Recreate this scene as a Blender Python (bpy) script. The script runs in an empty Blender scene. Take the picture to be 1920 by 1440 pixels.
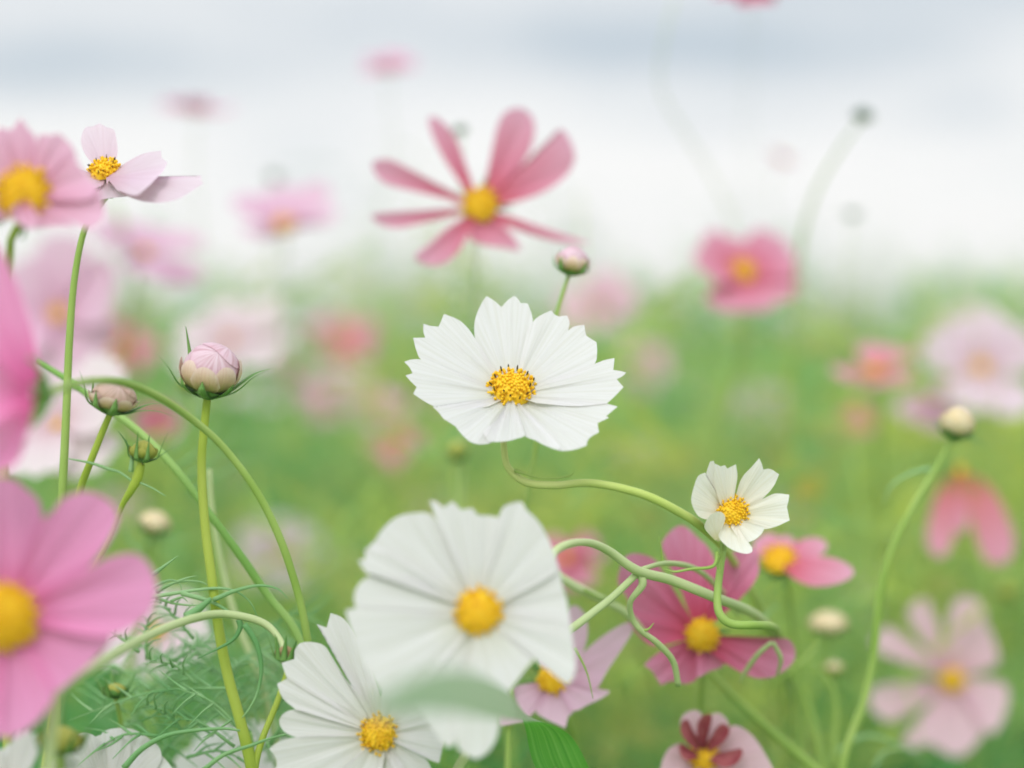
import bpy, math, random
import numpy as np
from mathutils import Vector as V

S = bpy.context.scene
COL = S.collection
rnd = random.Random(11)
nrng = np.random.default_rng(5)
R = math.radians

# ------------------------------------------------------------------ camera
CAM_Z, LENS, FOCUS, APERTURE = 0.90, 70.0, 0.68, 0.021
HAZE = 0.014
PITCH = math.atan(108.0 / (LENS / 36.0 * 1920.0))
KPX = LENS / 36.0 * 1920.0
cd = bpy.data.cameras.new('camera')
cam = bpy.data.objects.new('camera', cd)
COL.objects.link(cam)
cam.location = (0, 0, CAM_Z)
cam.rotation_euler = (math.pi / 2 - PITCH, 0, 0)
cd.lens, cd.sensor_width, cd.sensor_fit = LENS, 36.0, 'HORIZONTAL'
cd.clip_start, cd.clip_end = 0.02, 2000.0
cd.dof.use_dof = True
cd.dof.focus_distance = FOCUS
cd.dof.aperture_fstop = (LENS / 1000.0) / APERTURE
S.camera = cam

# ------------------------------------------------------------------ sky, sun, exposure
SUN_EL, SUN_AZ = R(44), R(196)      # azimuth clockwise from +Y
def srgb(r, g, b):
    f = lambda c: (c / 255 / 12.92) if c / 255 <= 0.04045 else ((c / 255 + 0.055) / 1.055) ** 2.4
    return (f(r), f(g), f(b), 1.0)

W = bpy.data.worlds.new("World")
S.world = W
W.use_nodes = True
wn, wl = W.node_tree.nodes, W.node_tree.links
wn.clear()
def wnode(t, **k):
    n = wn.new(t)
    for a, v in k.items(): setattr(n, a, v)
    return n
def wmath(op, a, b=None, c=None):
    n = wnode('ShaderNodeMath', operation=op)
    for i, v in enumerate((a, b, c)):
        if v is None: continue
        if isinstance(v, (int, float)): n.inputs[i].default_value = v
        else: wl.new(v, n.inputs[i])
    return n.outputs[0]
sky = wnode('ShaderNodeTexSky', sky_type='NISHITA')
sky.sun_disc = False
sky.sun_elevation, sky.sun_rotation = SUN_EL, SUN_AZ
tc = wnode('ShaderNodeTexCoord')
sep = wnode('ShaderNodeSeparateXYZ')
wl.new(tc.outputs['Generated'], sep.inputs[0])
mp = wnode('ShaderNodeMapping')
mp.inputs['Scale'].default_value = (4.5, 4.5, 12.0)
mp.inputs['Location'].default_value = (0.35, 0.0, 0.35)
wl.new(tc.outputs['Generated'], mp.inputs[0])
nz = wnode('ShaderNodeTexNoise')
nz.inputs['Scale'].default_value = 1.7
nz.inputs['Detail'].default_value = 4.0
nz.inputs['Roughness'].default_value = 0.5
wl.new(mp.outputs[0], nz.inputs[0])
def bank(cx, cz, sx, sz, amp):      # a soft grey cloud bank in a direction of the sky
    a = wmath('POWER', wmath('ABSOLUTE', wmath('DIVIDE', wmath('SUBTRACT', sep.outputs[0], cx), sx)), 2.0)
    b = wmath('POWER', wmath('ABSOLUTE', wmath('DIVIDE', wmath('SUBTRACT', sep.outputs[2], cz + .0193), sz)), 2.0)
    return wmath('MULTIPLY', wmath('POWER', 2.718, wmath('MULTIPLY', wmath('ADD', a, b), -1.0)), amp)
mr = wnode('ShaderNodeMapRange', interpolation_type='SMOOTHSTEP')
mr.inputs[1].default_value, mr.inputs[2].default_value = 0.104, 0.168
wl.new(sep.outputs[2], mr.inputs[0])
grey = wmath('MULTIPLY', mr.outputs[0], 0.42)
for args in ((0.060, 0.119, 0.075, 0.013, 0.50), (0.225, 0.085, 0.036, 0.011, 0.42), (0.155, 0.112, 0.10, 0.014, 0.30),
             (-0.20, 0.105, 0.12, 0.020, 0.40), (-0.06, 0.125, 0.06, 0.020, 0.22), (0.10, 0.086, 0.06, 0.012, 0.22)):
    grey = wmath('ADD', grey, bank(*args))
grey = wmath('ADD', grey, wmath('MULTIPLY', wmath('SUBTRACT', nz.outputs[0], 0.5), 0.95))
gcl = wnode('ShaderNodeClamp')
wl.new(wmath('MULTIPLY', grey, 1.35), gcl.inputs[0])
cmix = wnode('ShaderNodeMix', data_type='RGBA')
wl.new(gcl.outputs[0], cmix.inputs[0])
cmix.inputs[6].default_value = (1.0, 0.995, 0.985, 1)
cmix.inputs[7].default_value = (0.565, 0.645, 0.715, 1)
skm = wnode('ShaderNodeVectorMath', operation='SCALE')
wl.new(sky.outputs[0], skm.inputs[0]); skm.inputs[3].default_value = 0.10
amix = wnode('ShaderNodeMix', data_type='RGBA')
amix.inputs[0].default_value = 0.94     # overcast: the blue sky only just comes through
wl.new(skm.outputs[0], amix.inputs[6]); wl.new(cmix.outputs[2], amix.inputs[7])
bg = wnode('ShaderNodeBackground')
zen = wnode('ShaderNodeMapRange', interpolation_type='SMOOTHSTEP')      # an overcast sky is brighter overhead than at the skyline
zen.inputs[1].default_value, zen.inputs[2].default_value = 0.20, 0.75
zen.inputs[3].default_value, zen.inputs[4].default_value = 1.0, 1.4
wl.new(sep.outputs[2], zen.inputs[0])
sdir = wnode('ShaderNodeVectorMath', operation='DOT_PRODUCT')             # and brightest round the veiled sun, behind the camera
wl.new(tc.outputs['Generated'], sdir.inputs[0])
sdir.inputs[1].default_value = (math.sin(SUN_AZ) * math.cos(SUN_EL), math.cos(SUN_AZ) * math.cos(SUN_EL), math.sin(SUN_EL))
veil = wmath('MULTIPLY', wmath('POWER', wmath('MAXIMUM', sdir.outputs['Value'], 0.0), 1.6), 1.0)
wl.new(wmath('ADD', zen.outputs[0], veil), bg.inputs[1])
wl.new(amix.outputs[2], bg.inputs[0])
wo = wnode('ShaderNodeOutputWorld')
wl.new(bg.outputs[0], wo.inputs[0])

sd = bpy.data.lights.new('sun', 'SUN')
sd.energy, sd.angle, sd.color = 1.25, R(25), (1.0, 0.97, 0.92)
sun = bpy.data.objects.new('sun', sd)
COL.objects.link(sun)
sun.rotation_euler = (math.pi / 2 - SUN_EL, 0, math.pi - SUN_AZ)   # light arrives from azimuth SUN_AZ
S.view_settings.view_transform = 'Standard'
S.view_settings.look = 'None'
S.view_settings.exposure = 0.0
S.view_settings.gamma = 1.0
S.render.engine = 'CYCLES'
S.cycles.use_denoising = True
S.cycles.filter_width = 1.8
S.cycles.max_bounces = 7
S.cycles.diffuse_bounces = 4
S.cycles.transmission_bounces = 4
S.cycles.caustics_reflective = S.cycles.caustics_refractive = False

# ------------------------------------------------------------------ camera-frame helpers
cr, cu = V((1, 0, 0)), V((0, math.sin(PITCH), math.cos(PITCH)))
cb = cr.cross(cu)                      # towards the camera
CO = V((0, 0, CAM_Z))
def ray(px, py):
    return cr * ((px - 960) / KPX) + cu * ((720 - py) / KPX) - cb
def P(px, py, d):
    return CO + ray(px, py) * d
def proj(p):
    q = p - CO
    z = -q.dot(cb)
    return 960 + q.dot(cr) / z * KPX, 720 - q.dot(cu) / z * KPX
def axis(ax, ay, az):                  # right, up, towards the camera
    return (cr * ax + cu * ay + cb * az).normalized()
def basis(A):
    X = cr - A * cr.dot(A)
    if X.length < 0.2: X = cu - A * cu.dot(A)
    X.normalize()
    return X, A.cross(X)
def crop(x0, y0, s):
    return lambda p: (x0 + p[0] / s, y0 + p[1] / s) + tuple(p[2:])

# ------------------------------------------------------------------ materials
def newmat(name):
    m = bpy.data.materials.new(name)
    m.use_nodes = True
    m.node_tree.nodes.clear()
    return m, m.node_tree.nodes, m.node_tree.links
def leafy(name, build_color, trans=0.3, rough=0.6, bump=None, spec=0.25):
    m, n, l = newmat(name)
    out = n.new('ShaderNodeOutputMaterial')
    pr = n.new('ShaderNodeBsdfPrincipled')
    pr.inputs['Roughness'].default_value = rough
    pr.inputs['Specular IOR Level'].default_value = spec
    tr = n.new('ShaderNodeBsdfTranslucent')
    mx = n.new('ShaderNodeMixShader')
    mx.inputs[0].default_value = trans
    c = build_color(n, l)
    l.new(c, pr.inputs['Base Color']); l.new(c, tr.inputs[0])
    if bump:
        h = bump(n, l)
        bp = n.new('ShaderNodeBump')
        bp.inputs['Strength'].default_value = 0.5
        bp.inputs['Distance'].default_value = 0.0006
        l.new(h, bp.inputs['Height'])
        l.new(bp.outputs[0], pr.inputs['Normal']); l.new(bp.outputs[0], tr.inputs['Normal'])
    l.new(pr.outputs[0], mx.inputs[1]); l.new(tr.outputs[0], mx.inputs[2]); l.new(mx.outputs[0], out.inputs[0])
    return m
def uv_streak(n, l, fu, fv, detail=3.0):
    uv = n.new('ShaderNodeUVMap')
    mp = n.new('ShaderNodeMapping')
    mp.inputs['Scale'].default_value = (fu, fv, 1)
    l.new(uv.outputs[0], mp.inputs[0])
    t = n.new('ShaderNodeTexNoise')
    t.inputs['Scale'].default_value = 1.0
    t.inputs['Detail'].default_value = detail
    l.new(mp.outputs[0], t.inputs[0])
    return t.outputs[0]
def ramp(n, l, src, stops):
    r = n.new('ShaderNodeValToRGB')
    el = r.color_ramp.elements
    while len(el) < len(stops): el.new(0.5)
    for e, (p, c) in zip(el, stops): e.position, e.color = p, c
    l.new(src, r.inputs[0])
    return r.outputs[0]
def mixc(n, l, fac, a, b, mode='MIX'):
    x = n.new('ShaderNodeMix'); x.data_type = 'RGBA'; x.blend_type = mode
    for i, v in ((0, fac), (6, a), (7, b)):
        if isinstance(v, (int, float)): x.inputs[i].default_value = v
        elif isinstance(v, tuple): x.inputs[i].default_value = v
        else: l.new(v, x.inputs[i])
    return x.outputs[2]
def petal_mat(name, base, mid, tip, vein=0.12, trans=0.32):
    def col(n, l):
        uv = n.new('ShaderNodeUVMap'); sp = n.new('ShaderNodeSeparateXYZ')
        l.new(uv.outputs[0], sp.inputs[0])
        c = ramp(n, l, sp.outputs[1], [(0.12, base), (0.42, mid), (0.95, tip)])
        s = uv_streak(n, l, 26, 1.2, 2.0)
        dark = tuple(x * y for x, y in zip(base[:3], (0.86, 0.86, 0.85))) + (1,)
        f = ramp(n, l, s, [(0.42, (0, 0, 0, 1)), (0.66, (vein, vein, vein, 1))])
        return mixc(n, l, f, c, dark)
    return leafy(name, col, trans, 0.55, lambda n, l: uv_streak(n, l, 34, 1.0, 3.0), 0.2)
def flat_mat(name, a, b, scale=60.0, trans=0.25, rough=0.55):
    def col(n, l):
        tcx = n.new('ShaderNodeTexCoord')
        t = n.new('ShaderNodeTexNoise'); t.inputs['Scale'].default_value = scale; t.inputs['Detail'].default_value = 3
        l.new(tcx.outputs['Object'], t.inputs[0])
        return ramp(n, l, t.outputs[0], [(0.35, a), (0.65, b)])
    return leafy(name, col, trans, rough)
L4 = lambda r, g, b: (r, g, b, 1.0)
M = {}
M['white'] = petal_mat('white petal', L4(.72, .70, .62), L4(.745, .725, .725), L4(.765, .745, .75), 0.40, 0.32)
M['cream'] = petal_mat('cream petal', L4(.80, .72, .46), L4(.83, .79, .68), L4(.84, .83, .79), 0.25, 0.30)
M['pale'] = petal_mat('pale pink petal', L4(.66, .36, .45), L4(.76, .49, .58), L4(.80, .56, .64), 0.25)
M['lilac'] = petal_mat('lilac petal', L4(.66, .35, .49), L4(.76, .48, .63), L4(.80, .55, .69), 0.25)
M['paler'] = petal_mat('paler pink petal', L4(.70, .46, .54), L4(.76, .58, .68), L4(.80, .66, .75), 0.2)
M['coral'] = petal_mat('coral pink petal', L4(.70, .26, .14), L4(.76, .28, .38), L4(.80, .40, .54), 0.3)
M['dusty'] = petal_mat('dusty beige petal', L4(.45, .38, .28), L4(.52, .46, .40), L4(.56, .50, .46), 0.3)
M['blush'] = petal_mat('blush petal', L4(.70, .48, .52), L4(.76, .62, .66), L4(.80, .70, .72), 0.2)
M['pink'] = petal_mat('pink petal', L4(.72, .15, .36), L4(.81, .28, .53), L4(.84, .35, .62), 0.25)
M['hotpink'] = petal_mat('vivid pink petal', L4(.82, .16, .42), L4(.95, .35, .64), L4(.97, .43, .72), 0.35)
M['softpink'] = petal_mat('soft pink petal', L4(.60, .15, .24), L4(.78, .40, .55), L4(.83, .50, .67), 0.25)
M['rose'] = petal_mat('rose petal', L4(.68, .11, .16), L4(.71, .22, .33), L4(.74, .38, .52), 0.3)
M['deeprose'] = petal_mat('deep rose petal', L4(.60, .06, .13), L4(.63, .14, .27), L4(.68, .28, .44), 0.4)
M['scarlet'] = petal_mat('warm red petal', L4(.56, .22, .09), L4(.70, .22, .29), L4(.76, .34, .50), 0.3)
M['maroon'] = flat_mat('maroon quill', L4(.30, .05, .07), L4(.42, .12, .13), 200)
M['stem'] = flat_mat('stem green', L4(.26, .42, .07), L4(.40, .54, .15), 25, 0.10, 0.5)
M['stem_deep'] = flat_mat('stem deep green', L4(.20, .40, .08), L4(.34, .52, .15), 25, 0.10, 0.5)
M['stem_yellow'] = flat_mat('stem yellow green', L4(.34, .47, .04), L4(.48, .57, .10), 25, 0.10, 0.5)
M['stem_straw'] = flat_mat('stem straw green', L4(.46, .58, .13), L4(.60, .67, .24), 25, 0.10, 0.5)
M['stem_pale'] = flat_mat('stem pale green', L4(.46, .57, .26), L4(.58, .66, .34), 25, 0.10, 0.5)
M['thread'] = flat_mat('thread leaf green', L4(.18, .42, .15), L4(.38, .60, .29), 30, 0.25, 0.5)
M['sepal'] = flat_mat('sepal green', L4(.12, .30, .06), L4(.24, .44, .12), 90, 0.2, 0.5)
M['blade'] = flat_mat('blade leaf green', L4(.06, .30, .025), L4(.10, .38, .05), 40, 0.3, 0.45)
BLADE = (lambda a, b: a, lambda a, b: b)     # upper face fresh green, back face paled to imitate sheen and blur on the arch
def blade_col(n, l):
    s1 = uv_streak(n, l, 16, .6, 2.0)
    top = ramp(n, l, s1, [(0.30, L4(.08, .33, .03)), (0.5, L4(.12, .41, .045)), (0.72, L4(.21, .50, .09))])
    under = ramp(n, l, s1, [(0.30, L4(.40, .55, .36)), (0.72, L4(.54, .66, .48))])  # pale sheen of the bent-over part, painted in as back-face colour
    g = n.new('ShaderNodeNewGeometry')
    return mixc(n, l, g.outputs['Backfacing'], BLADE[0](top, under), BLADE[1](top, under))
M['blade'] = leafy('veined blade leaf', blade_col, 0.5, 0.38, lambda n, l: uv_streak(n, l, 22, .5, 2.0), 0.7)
M['deepbud'] = flat_mat('dark bud green', L4(.03, .09, .04), L4(.07, .15, .06), 90, .1)
M['anther'] = flat_mat('dark anther', L4(.035, .025, .01), L4(.08, .05, .01), 300, 0.0)
M['ochre'] = flat_mat('dry bract', L4(.36, .24, .10), L4(.50, .36, .18), 200, 0.2)
def disc_col(n, l):
    tcx = n.new('ShaderNodeTexCoord')
    t = n.new('ShaderNodeTexNoise'); t.inputs['Scale'].default_value = 380; t.inputs['Detail'].default_value = 2
    l.new(tcx.outputs['Object'], t.inputs[0])
    return ramp(n, l, t.outputs[0], [(0.3, L4(.84, .47, .010)), (0.5, L4(.92, .58, .014)), (0.72, L4(.94, .66, .04))])
M['disc'] = leafy('yellow floret', disc_col, 0.12, 0.6)
def bract_col(n, l):
    uv = n.new('ShaderNodeUVMap'); sp = n.new('ShaderNodeSeparateXYZ')
    l.new(uv.outputs[0], sp.inputs[0])
    c = ramp(n, l, sp.outputs[1], [(0.08, L4(.17, .33, .06)), (0.30, L4(.56, .48, .16)), (0.58, L4(.80, .58, .36)), (1.0, L4(.86, .70, .62))])
    s = uv_streak(n, l, 14, 1.0, 2.0)
    return mixc(n, l, ramp(n, l, s, [(0.45, L4(0, 0, 0)), (0.7, L4(.4, .4, .4))]), c, L4(.70, .42, .32))
M['bract'] = leafy('bud bract', bract_col, 0.2, 0.5, lambda n, l: uv_streak(n, l, 20, 1.0, 2.0))
M['budpetal'] = petal_mat('bud petal pink', L4(.70, .40, .46), L4(.80, .58, .66), L4(.84, .68, .74), 0.9, 0.2)
M['budtan'] = petal_mat('bud petal tan pink', L4(.52, .36, .22), L4(.66, .46, .38), L4(.74, .56, .52), 0.6, 0.2)
M['budcream'] = petal_mat('bud petal cream', L4(.62, .58, .24), L4(.80, .64, .38), L4(.84, .72, .52), 0.3, 0.2)
M['budgreen'] = petal_mat('bud petal green', L4(.22, .34, .04), L4(.40, .45, .07), L4(.55, .52, .12), 0.3, 0.2)

def foliage_col(n, l):
    g = n.new('ShaderNodeNewGeometry')
    t = n.new('ShaderNodeTexNoise'); t.inputs['Scale'].default_value = 1.9; t.inputs['Detail'].default_value = 2
    l.new(g.outputs['Position'], t.inputs[0])
    t2 = n.new('ShaderNodeTexNoise'); t2.inputs['Scale'].default_value = 1.1; t2.inputs['Detail'].default_value = 2
    m = n.new('ShaderNodeMapping'); m.inputs['Location'].default_value = (7, 3, 1)
    l.new(g.outputs['Position'], m.inputs[0]); l.new(m.outputs[0], t2.inputs[0])
    a = ramp(n, l, t.outputs[0], [(0.42, L4(.035, .21, .035)), (0.5, L4(.12, .35, .035)), (0.59, L4(.33, .45, .03))])
    return mixc(n, l, ramp(n, l, t2.outputs[0], [(0.48, L4(0, 0, 0)), (0.66, L4(.7, .7, .7))]), a, L4(.28, .47, .23))
M['foliage'] = leafy('feathery field foliage', foliage_col, 0.40, 0.6)
def foliage_pale_col(n, l):
    g = n.new('ShaderNodeNewGeometry')
    t = n.new('ShaderNodeTexNoise'); t.inputs['Scale'].default_value = 4.0; t.inputs['Detail'].default_value = 1
    l.new(g.outputs['Position'], t.inputs[0])
    return ramp(n, l, t.outputs[0], [(0.38, L4(.16, .46, .14)), (0.47, L4(.36, .60, .22)), (0.56, L4(.54, .64, .10)), (0.68, L4(.48, .52, .16))])
M['foliage_pale'] = leafy('pale feathery foliage', foliage_pale_col, 0.40, 0.6)
M['foliage_deep'] = flat_mat('deep green foliage', L4(.05, .27, .07), L4(.12, .40, .12), 9, 0.35, 0.6)
def ground_col(n, l):
    tcx = n.new('ShaderNodeTexCoord')
    t = n.new('ShaderNodeTexNoise'); t.inputs['Scale'].default_value = 3.0; t.inputs['Detail'].default_value = 6
    l.new(tcx.outputs['Object'], t.inputs[0])
    return ramp(n, l, t.outputs[0], [(0.35, L4(.12, .20, .06)), (0.55, L4(.16, .28, .07)), (0.7, L4(.20, .20, .10))])
M['ground'] = leafy('field soil with low weeds', ground_col, 0.0, 0.9)

# ------------------------------------------------------------------ object helpers
def mesh_obj(name, verts, faces, mat, parent=None, uvs=None, smooth=True, loc=(0, 0, 0)):
    me = bpy.data.meshes.new(name)
    o3 = V(loc) if parent is None else parent.location
    me.from_pydata([tuple(V(v) - o3) for v in verts], [], faces)
    if uvs is not None:
        ul = me.uv_layers.new(name='UVMap')
        idx = np.empty(len(me.loops), dtype=np.int32)
        me.loops.foreach_get('vertex_index', idx)
        ul.data.foreach_set('uv', np.asarray(uvs, dtype=np.float32)[idx].ravel())
    if smooth: me.polygons.foreach_set('use_smooth', [True] * len(me.polygons))
    me.materials.append(mat)
    me.update()
    o = bpy.data.objects.new(name, me)
    COL.objects.link(o)
    if parent is None: o.location = loc
    else: o.parent = parent
    return o
def sub_obj(name, verts, faces, mat, part, root, uvs=None, smooth=True):   # a sub-part: part sits at its root's origin
    o = mesh_obj(name, [tuple(V(v) - root.location) for v in verts], faces, mat, None, uvs, smooth)
    o.parent = part
    return o
def thing(name, label, cat, loc, group=None):
    e = bpy.data.objects.new(name, None)
    e.empty_display_size = 0.01
    COL.objects.link(e)
    e.location = loc
    e['label'], e['category'] = label, cat
    if group: e['group'] = group
    return e

def catmull(pts, n=6):
    p = [np.array(q, float) for q in pts]
    if len(p) < 3: 
        return [p[0] + (p[-1] - p[0]) * k / n for k in range(n + 1)]
    out = []
    for i in range(len(p) - 1):
        a = p[i - 1] if i else p[0] * 2 - p[1]
        b, c = p[i], p[i + 1]
        d = p[i + 2] if i + 2 < len(p) else p[-1] * 2 - p[-2]
        for k in range(n):
            t = k / n
            out.append(0.5 * (2 * b + (c - a) * t + (2 * a - 5 * b + 4 * c - d) * t * t + (3 * b - a - 3 * c + d) * t ** 3))
    out.append(p[-1])
    return out
def outline(pts, n=4):                  # smooth through the points, sharp at those flagged with a third value
    runs, cur = [], [pts[0][:2]]
    for q in pts[1:]:
        cur.append(q[:2])
        if len(q) > 2: runs.append(cur); cur = [q[:2]]
    if len(cur) > 1: runs.append(cur)
    out = []
    for r in runs:
        s = catmull(r, n)
        out += s if not out else s[1:]
    return out

def tube_geo(pts, radii, sides=8, start=0):
    vs, fs = [], []
    n = len(pts)
    pts = [V(p) for p in pts]
    up = V((0.3, 0.2, 1)).normalized()
    prev = None
    for i in range(n):
        t = (pts[min(i + 1, n - 1)] - pts[max(i - 1, 0)])
        if t.length < 1e-9: t = V((0, 0, 1))
        t.normalize()
        if prev is None:
            x = up.cross(t)
            if x.length < 0.1: x = V((1, 0, 0)).cross(t)
        else:
            x = prev - t * prev.dot(t)
        x.normalize(); prev = x
        y = t.cross(x)
        for k in range(sides):
            a = 2 * math.pi * k / sides
            vs.append(tuple(pts[i] + (x * math.cos(a) + y * math.sin(a)) * radii[i]))
    for i in range(n - 1):
        for k in range(sides):
            k2 = (k + 1) % sides
            fs.append((start + i * sides + k, start + i * sides + k2, start + (i + 1) * sides + k2, start + (i + 1) * sides + k))
    fs.append(tuple(start + k for k in range(sides))[::-1])
    fs.append(tuple(start + (n - 1) * sides + k for k in range(sides)))
    return vs, fs
def curve3(pts, n=6):                   # pts: (px, py, d) or (px, py, d, r)
    q = [tuple(P(*p[:3])) + ((p[3],) if len(p) > 3 else (0,)) for p in pts]
    c = catmull(q, n)
    return [V(v[:3]) for v in c], [float(v[3]) for v in c]
def to_ground(pts3, lean=(0.02, 0.03)):  # carry a stem on down to the soil
    a = pts3[-1]; d = (pts3[-1] - pts3[-2]).normalized()
    g = V((a.x + lean[0] + d.x * 0.06, a.y + lean[1], 0.0))
    out = list(pts3)
    for k in range(1, 9):
        t = k / 8
        p1 = a + d * 0.12
        p1.z = max(p1.z, a.z * 0.55)
        out.append(a * (1 - t) ** 2 + p1 * (2 * t * (1 - t)) + g * t * t)
    return out
def merge(*geos):
    vs, fs = [], []
    for v, f in geos:
        o = len(vs)
        vs += list(v); fs += [tuple(i + o for i in q) for q in f]
    return vs, fs

# ------------------------------------------------------------------ flower pieces
FOLD = 0.42
def fan(tip, org, tomap, rows, seed, ridge, chan, bend, name, mat, parent, wave=0.0, tipcurl=0.0):
    """A petal: columns run from the base to each point of its edge; folds run lengthwise."""
    r = random.Random(seed); ridge *= FOLD
    tip = [np.array(t[:2], float) for t in tip]
    org = np.array(org, float)
    m = len(tip)
    mid = tip[m // 2] - org
    far = max(tip, key=lambda q: np.hypot(*(q - org))) - org
    rmax = np.hypot(*far)
    c = sum((t - org) for t in tip) / m
    base_a = math.atan2(c[1], c[0])
    ang = []
    for t in tip:
        a = math.atan2(t[1] - org[1], t[0] - org[0]) - base_a
        ang.append((a + math.pi) % (2 * math.pi) - math.pi)
    lo, hi = min(ang), max(ang)
    us = [(a - lo) / max(hi - lo, 1e-6) for a in ang]
    k1, k2 = r.uniform(2.2, 3.0), r.uniform(4.6, 6.2)
    p1, p2, p3 = r.uniform(0, 6.28), r.uniform(0, 6.28), r.uniform(0, 6.28)
    vs, uv = [], []
    ts = [0.05 + 0.95 * (i / rows) for i in range(rows + 1)]
    for t in ts:
        for j in range(m):
            q = org + (tip[j] - org) * t
            v = np.hypot(*(q - org)) / rmax
            u = us[j]
            b = ridge * (math.cos(6.283 * k1 * u + p1) + 0.45 * math.cos(6.283 * k2 * u + p2)) * min(1, v * 2.4) * (1 - 0.35 * v)
            b += chan * ((2 * u - 1) ** 2 - 0.35) * math.sin(min(v, 1) * math.pi * 0.62)
            b += bend * v * v + wave * math.sin(5.0 * u + p3) * v ** 2 + tipcurl * max(0, v - 0.7) ** 2 * 11
            vs.append(tuple(tomap(q[0], q[1], b)))
            uv.append((u, v))
    fs = []
    for i in range(rows):
        for j in range(m - 1):
            a = i * m + j
            fs.append((a, a + 1, a + m + 1, a + m))
    return mesh_obj(name, vs, fs, mat, parent, uv)

def petal_frame(C, A, sdir, cup):
    """Direction of a petal of the flower (C, A) that is seen to run along screen direction sdir."""
    X, Y = basis(A)
    cx, cy = proj(C)
    best = None
    for k in range(360):
        a = k * math.pi / 180
        D = (X * math.cos(a) + Y * math.sin(a)) * math.cos(cup) + A * math.sin(cup)
        qx, qy = proj(C + D * 0.02)
        dx, dy = qx - cx, qy - cy
        n = math.hypot(dx, dy) + 1e-9
        s = (dx * sdir[0] + dy * sdir[1]) / n
        if best is None or s > best[0]: best = (s, a, D)
    _, a, D = best
    T = -X * math.sin(a) + Y * math.cos(a)
    N = D.cross(T).normalized()
    if N.dot(A) < 0: N = -N
    return D, T, N

def traced_petal(pts, C, A, cup, lift, mat, parent, seed, ridge=.0006, chan=.0012, bend=0.0, org=None, rows=12, wave=0.0, name='petal', tipcurl=0.0, n=4):
    cpx = proj(C) if org is None else org
    tip = outline(pts, n)
    c = sum(np.array(t[:2], float) for t in tip) / len(tip) - np.array(cpx)
    sd_ = c / (np.hypot(*c) + 1e-9)
    D, T, N = petal_frame(C, A, sd_, cup)
    Cb = C + A * lift
    num = (Cb - CO).dot(N)
    def tomap(x, y, b):
        rr = ray(x, y)
        den = rr.dot(N)
        if abs(den) < 0.16: den = 0.16 if den > 0 else -0.16
        return CO + rr * ((num + b) / den)
    return fan(tip, cpx, tomap, rows, seed, ridge, chan, bend, name, mat, parent, wave, tipcurl)

def shape(kind, r):
    j = lambda s: r.uniform(-s, s)
    side = [(.10, .10), (.30, .30), (.55, .455), (.78, .50)]
    if kind == 'narrow': side = [(.10, .09), (.30, .22), (.55, .38), (.80, .46)]
    l = [(u, -v * (1 + j(.06))) for u, v in side]
    rt = [(u, v * (1 + j(.06))) for u, v in reversed(side)]
    if kind == 'round':
        tp = [(.92, -.36), (1.0 + j(.02), -.12), (1.0 + j(.02), .12), (.92, .36)]
    else:
        tp = [(.93 + j(.02), -.38, 1), (.90 + j(.02), -.25, 1), (1.0 + j(.025), -.13, 1), (.94 + j(.02), .02, 1), (.99 + j(.025), .15, 1), (.90 + j(.02), .26, 1), (.93 + j(.02), .38, 1)]
    return l + tp + rt

def generic_petal(C, A, a, L, Wd, cup, kind, mat, parent, seed, lift=0.0, ridge=.0006, chan=.002, bend=0.0, rows=7, n=3, wave=.001, name='petal', tipcurl=0.0):
    X, Y = basis(A)
    D = (X * math.cos(a) + Y * math.sin(a)) * math.cos(cup) + A * math.sin(cup)
    T = -X * math.sin(a) + Y * math.cos(a)
    N = D.cross(T)
    if N.dot(A) < 0: N = -N
    r = random.Random(seed)
    pts = [(p[0] * L, p[1] * Wd) + tuple(p[2:]) for p in shape(kind, r)]
    f = lambda x, y, b: C + A * lift + D * x + T * y + N * b
    return fan(outline(pts, n), (0, 0), f, rows, seed, ridge, chan, bend, name, mat, parent, wave, tipcurl)

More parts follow.
